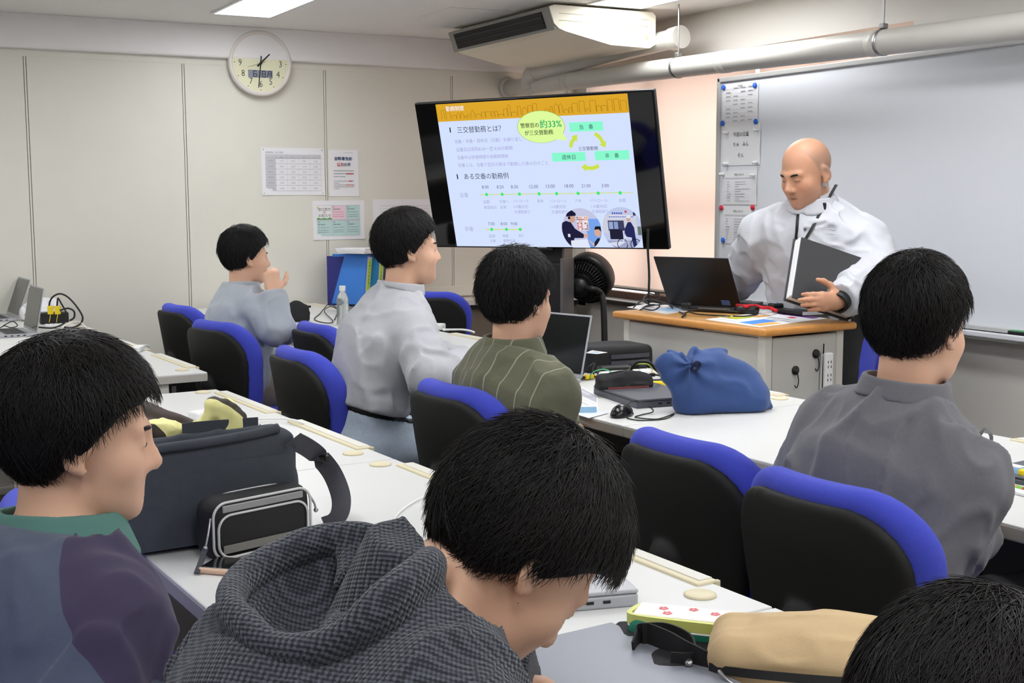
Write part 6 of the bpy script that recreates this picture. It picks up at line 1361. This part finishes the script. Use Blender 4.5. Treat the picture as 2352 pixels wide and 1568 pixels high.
b = MB(); b.tube(spline([(-.142, -.055, .03), (-.10, -.078, .034), (0, -.084, .034), (.10, -.08, .034), (.14, -.06, .034)], 6), 0, flat=(.012, .004), up=(0, -1, .2)); b.build('zip', m_nyl, t)
b = MB(); b.tube(spline([(-.128, -.078, .034), (-.115, -.092, .026), (-.095, -.096, .018)], 5), .003, 7); b.sphere((-.093, -.097, .017), (.008, .004, .005), 10); b.build('zip_pull', m_steel, t)
q = Z(1560, 1500); t = thing('strap_bag', 'flat black bag with a wide black strap folded over, under the tan pouch', 'bag', q, DYAW-.5)
f = lambda p: s_box((.02, -.02, .014), (.11, .10, .013), .012)(p)-.004*noise3(p, 20, 5)
soft('body', f, (-.14, -.17, -.01), (.18, .13, .05), .006, m_nyl, t)
Rb = rotz(DYAW-.5)
for lp in ([(1455, 1500, .02), (1475, 1462, .034), (1530, 1478, .036), (1580, 1506, .034), (1630, 1532, .026)], [(1475, 1462, .036), (1530, 1462, .036), (1585, 1488, .032), (1592, 1528, .022), (1540, 1530, .022)]):
    b = MB(); b.tube(spline(np.array([Z(*p)-q for p in lp])@Rb, 6), 0, flat=(.003, .042), up=(0, 0, 1)); b.build('strap', m_nyl, t)
b = MB(); b.lathe([(0, 0), (.006, 0), (.006, .003), (0, .004)], (Z(1582, 1522, .03)-q)@Rb, (-.3, -.6, .7), 14); b.build('snap', m_steel, t)
# front row: knotted blue bag and its neighbours
G_ = lambda x, y, d: atd(x, y, d); q = Z(1650, 945); t = thing('drawstring_bag', 'knotted bright navy cloth bag slumped on the front desk', 'bag', q)
Bb = Blend(); g = lambda x, y, d: G_(x, y, d)-q
Bb.add(s_cone(g(1592, 918, 3.98), g(1722, 915, 4.02), .066, .060)); Bb.add(s_cone(g(1600, 872, 4.0), g(1690, 880, 4.04), .078, .062), .04); Bb.add(s_cone(g(1640, 840, 4.03), g(1720, 900, 4.06), .045, .045), .05)
Bb.add(s_cone(g(1605, 850, 4.0), g(1598, 812, 4.0), .040, .020), .03); Bb.add(s_cone(g(1575, 850, 3.98), g(1524, 834, 3.96), .042, .026), .025); Bb.add(s_cone(g(1545, 865, 3.97), g(1560, 890, 3.97), .03, .02), .02); Bb.add(s_cone(g(1740, 925, 4.04), g(1768, 936, 4.04), .036, .010), .02)
Bb.add(s_cone(g(1630, 818, 4.02), g(1665, 808, 4.06), .014, .008), .012); Bb.add(s_cone(g(1560, 822, 3.98), g(1538, 806, 3.98), .016, .006), .012)
kn = g(1585, 838, 3.93)
def fblue(p):
    d = Bb(p); v = p-kn; r_ = np.linalg.norm(v, axis=1); a = np.arctan2(v[:, 2], v@CR); d = d-.007*np.sin(a*7+3*noise3(p, 9, 2))*np.clip(1-r_/.26, 0, 1)-.007*np.exp(-(noise3(p*V3(1, 1, 1.4), 12, 6)*4)**2)
    return smax(d, .001-p[:, 2], .008)
soft('body', fblue, (-.30, -.22, -.01), (.26, .24, .28), .005, mat('cloth_navy', (54, 80, 134), .85, noise=.1, nscale=30, bump=.5, bscale=700, sheen=.2), t)
b = MB(); b.tube(spline([kn+V3(-.01, -.02, -.01), kn+V3(.0, -.03, .012), kn+V3(.02, -.025, .004), kn+V3(.0, -.03, -.014)], 6, True), .005, 8, closed=True); b.build('drawstring', mat('cord_navy', (16, 24, 60), .8), t)
hz = math.atan2(*(Z(1550, 935)-Z(1470, 945))[[1, 0]])
c1, c2 = Z(1362, 905), Z(1478, 944); dv = (c2-c1)/np.linalg.norm(c2-c1); az_ = math.atan2(dv[1], dv[0])
laptop('closed dark grey laptop on the front desk under the black pencil pouch', c1+dv*.165+rotz(az_)@V3(0, .235, 0), az_, 0, m=m_lapd, open_=False, th=.022, d=.235)
pouch('pen_case', 'long black pen case lying on the closed dark laptop, printed strip along its edge', 'pencil case', Z(1434, 893, .023), math.atan2(*(Z(1500, 890)-Z(1370, 897))[[1, 0]]), .20, .075, .055, m_nyl, 9, m_nyl, .004)
PT = [o for o in COL.objects if o.get('label', '').startswith('long black pen case')][0]
b = MB(); b.box((0, -.0375, .010), (.15, .002, .008)); b.build('printed_strip', mat('strip_red', (130, 70, 66), .6, noise=.6, nscale=160), PT)
t = thing('computer_mouse', 'black computer mouse on the front desk edge beside the closed dark laptop', 'mouse', Z(1428, 955), DYAW+.5)
def fmouse(p): return smax(s_ell((0, 0, .004), (.056, .031, .034))(p), .001-p[:, 2], .004)
soft('body', fmouse, (-.07, -.04, -.005), (.07, .04, .045), .004, mat('mouse_black', (20, 20, 22), .22), t)
b = MB(); b.cyl((-.026, -.004, .033), (-.026, .004, .033), .006, n=12); b.build('wheel', m_dark, t)
cable('thin black mouse lead curling over the closed dark laptop', [Z(1455, 950, .01), Z(1442, 930, .03), Z(1460, 920, .03), Z(1490, 933, .026), Z(1500, 945, .006), Z(1475, 952, .003), Z(1460, 958, .003), Z(1510, 962, .003), Z(1548, 950, .004), Z(1525, 962, .003), Z(1470, 965, .003), Z(1440, 960, .003)], .002)
t = thing('camera_bag', 'black padded camera bag on the front desk behind the open silver laptop', 'bag', Z(1398, 846), DYAW-.1)
soft('body', lambda p: s_box((0, 0, .05), (.15, .10, .05), .025)(p)-.003*noise3(p, 12, 5), (-.18, -.13, -.01), (.18, .13, .12), .007, m_nyl, t)
for z in (.035, .06): b = MB(); b.tube(spline([(-.05, -.103, z), (.03, -.105, z), (.12, -.103, z), (.15, -.07, z)], 5), 0, flat=(.003, .016)); b.build('webbing', m_web, t)
flat('leaflet', 'white leaflet lying on top of the black camera bag', 'paper', [atz(1345, 812, .801), atz(1372, 814, .801), atz(1395, 811, .801), atz(1360, 806, .801)], z=.803, items=[('r', .2, .3, .8, .6, 6), ('r', .3, .65, .7, .75, 7)], mats=FM)
power_strip('white power strip with plugs behind the black pen case on the front desk', Z(1380, 876), Z(1490, 868), .045, .035, 4)
t = thing('power_adapter', 'black brick power adapter on the front desk between camera bag and pen case', 'adapter', Z(1412, 862), DYAW-.3)
b = MB(); b.box((0, 0, .02), (.13, .055, .035), .006); b.build('body', m_black, t); b = MB(); b.box((.10, -.02, .022), (.035, .03, .044), .005); b.build('plug', m_black, t)
cable('thick black lead arching over the plugs behind the pen case', [Z(1440, 862, .04), Z(1448, 850, .08), Z(1462, 832, .11), Z(1490, 832, .11), Z(1508, 850, .08), Z(1520, 862, .04)], .006)
cable('yellow-green earth wire arching beside the thick black lead', [Z(1437, 864, .03), Z(1443, 852, .07), Z(1456, 838, .10), Z(1486, 836, .10), Z(1500, 848, .08)], .0024, mat('cable_yellow_green', (190, 206, 70), .5))
cable('green earth wire looping beside the yellow tag near the open silver laptop', [Z(1356, 870, .004), Z(1360, 856, .03), Z(1382, 848, .05), Z(1400, 852, .04), Z(1405, 864, .02)], .0022, m_gcab)
cable('bundle of black leads between the plugs and the knotted navy bag', [Z(1450, 866, .02), Z(1480, 860, .012), Z(1515, 862, .01), Z(1520, 872, .006), Z(1480, 872, .012), Z(1455, 870, .02), Z(1500, 878, .008)], .004)
cable('thin black lead looping in front of the black camera bag', [Z(1336, 862, .004), Z(1350, 845, .04), Z(1366, 834, .05), Z(1362, 850, .03), Z(1372, 868, .006), Z(1420, 866, .01)], .003)
for x, y, w_, a in ((1352, 871, 'left of the black pen case', .3), (1512, 886, 'right of the black pen case by the knotted navy bag', -.4)):
    b = MB(); b.box((0, 0, .010), (.055, .03, .014), .004); b.mat(1).box((-.034, 0, .010), (.02, .012, .012), .003); o = b.build('cable_tag', [m_yel, m_black]); o.location = tuple(Z(x, y)); o.rotation_euler = (0, 0, a); tag(o, 'yellow cable tag '+w_, 'tag', 'yellow tags')
flat('police_leaflet', 'black and white leaflet reading POLICE on the front desk by the blue packet', 'paper', [Z(1318, 930), Z(1374, 950), Z(1372, 910), Z(1335, 889)], z=DZ+.0008, items=[('r', .05, .55, .95, .95, 3), ('t', 'POLICE', .5, .78, .045, 8), ('r', .08, .35, .92, .48, 9), ('r', .08, .2, .7, .25, 3), ('r', .08, .1, .8, .13, 3)], mats=FM+[m_paper, mat('leaf_grey', (214, 214, 216), .7)])
def packet(label, p, rz, L=.075):
    t = thing('tissue_packet', label, 'packet', p, rz, 'light blue packets')
    b = MB(); b.box((0, 0, .011), (L, .028, .020), .003); b.build('packet', mat('packet_blue', (160, 204, 236), .5), t); b = MB(); b.box((0, 0, .0216), (L*.98, .026, .001)); b.build('top_label', m_paper, t)
    b = MB(); b.box((L*.56, 0, .010), (.022, .026, .016), .004); b.build('end_wrap', m_yel, t); return t
packet('light blue packet on the front desk edge by the olive shirt man\'s right arm', Z(1348, 948), 2.7, .06)
flat('film_sleeve', 'clear film sleeve under the light blue packet by the olive shirt', 'sleeve', [Z(1318, 952), Z(1352, 962), Z(1398, 950), Z(1350, 936)], m=m_pl, z=DZ+.0022)
c1, c2 = Z(2258, 1103), Z(2352, 1122); dv = (c2-c1)/np.linalg.norm(c2-c1); az_ = math.atan2(dv[1], dv[0])
laptop('closed dark grey laptop at the right edge of the photo under a light blue packet', c1+dv*.16+rotz(az_)@V3(0, .225, 0), az_, 0, m=m_lapd, open_=False, th=.02)
packet('light blue packet lying on the closed laptop at the right edge of the photo', Z(2316, 1086, .0225), az_-.15, .08)
flat('booklet', 'white booklet with a green picture strip at the right edge of the photo', 'booklet', [Z(2264, 1118), Z(2370, 1146), Z(2420, 1090), Z(2345, 1072)], th=.006, z=DZ+.001, items=[('r', .05, .30, .98, .75, 6), ('r', .05, .12, .95, .22, 10), ('r', .10, .15, .16, .24, 1), ('r', .3, .14, .36, .23, 2), ('r', .5, .13, .56, .22, 1), ('r', .7, .13, .76, .22, 7), ('t', '採用案内', .6, .55, .018, 5), ('r', .4, .4, .8, .43, 5)], mats=FM+[m_paper, m_paper, mat('grass_print', (120, 180, 70), .6)])
cable('grey cable arching up beside the arm of the dark grey shirt', [Z(2240, 1015, .004), Z(2262, 985, .05), Z(2276, 1000, .05), Z(2274, 1018, .02), Z(2255, 1030, .004)], .005, mat('cable_grey', (90, 90, 94), .5))
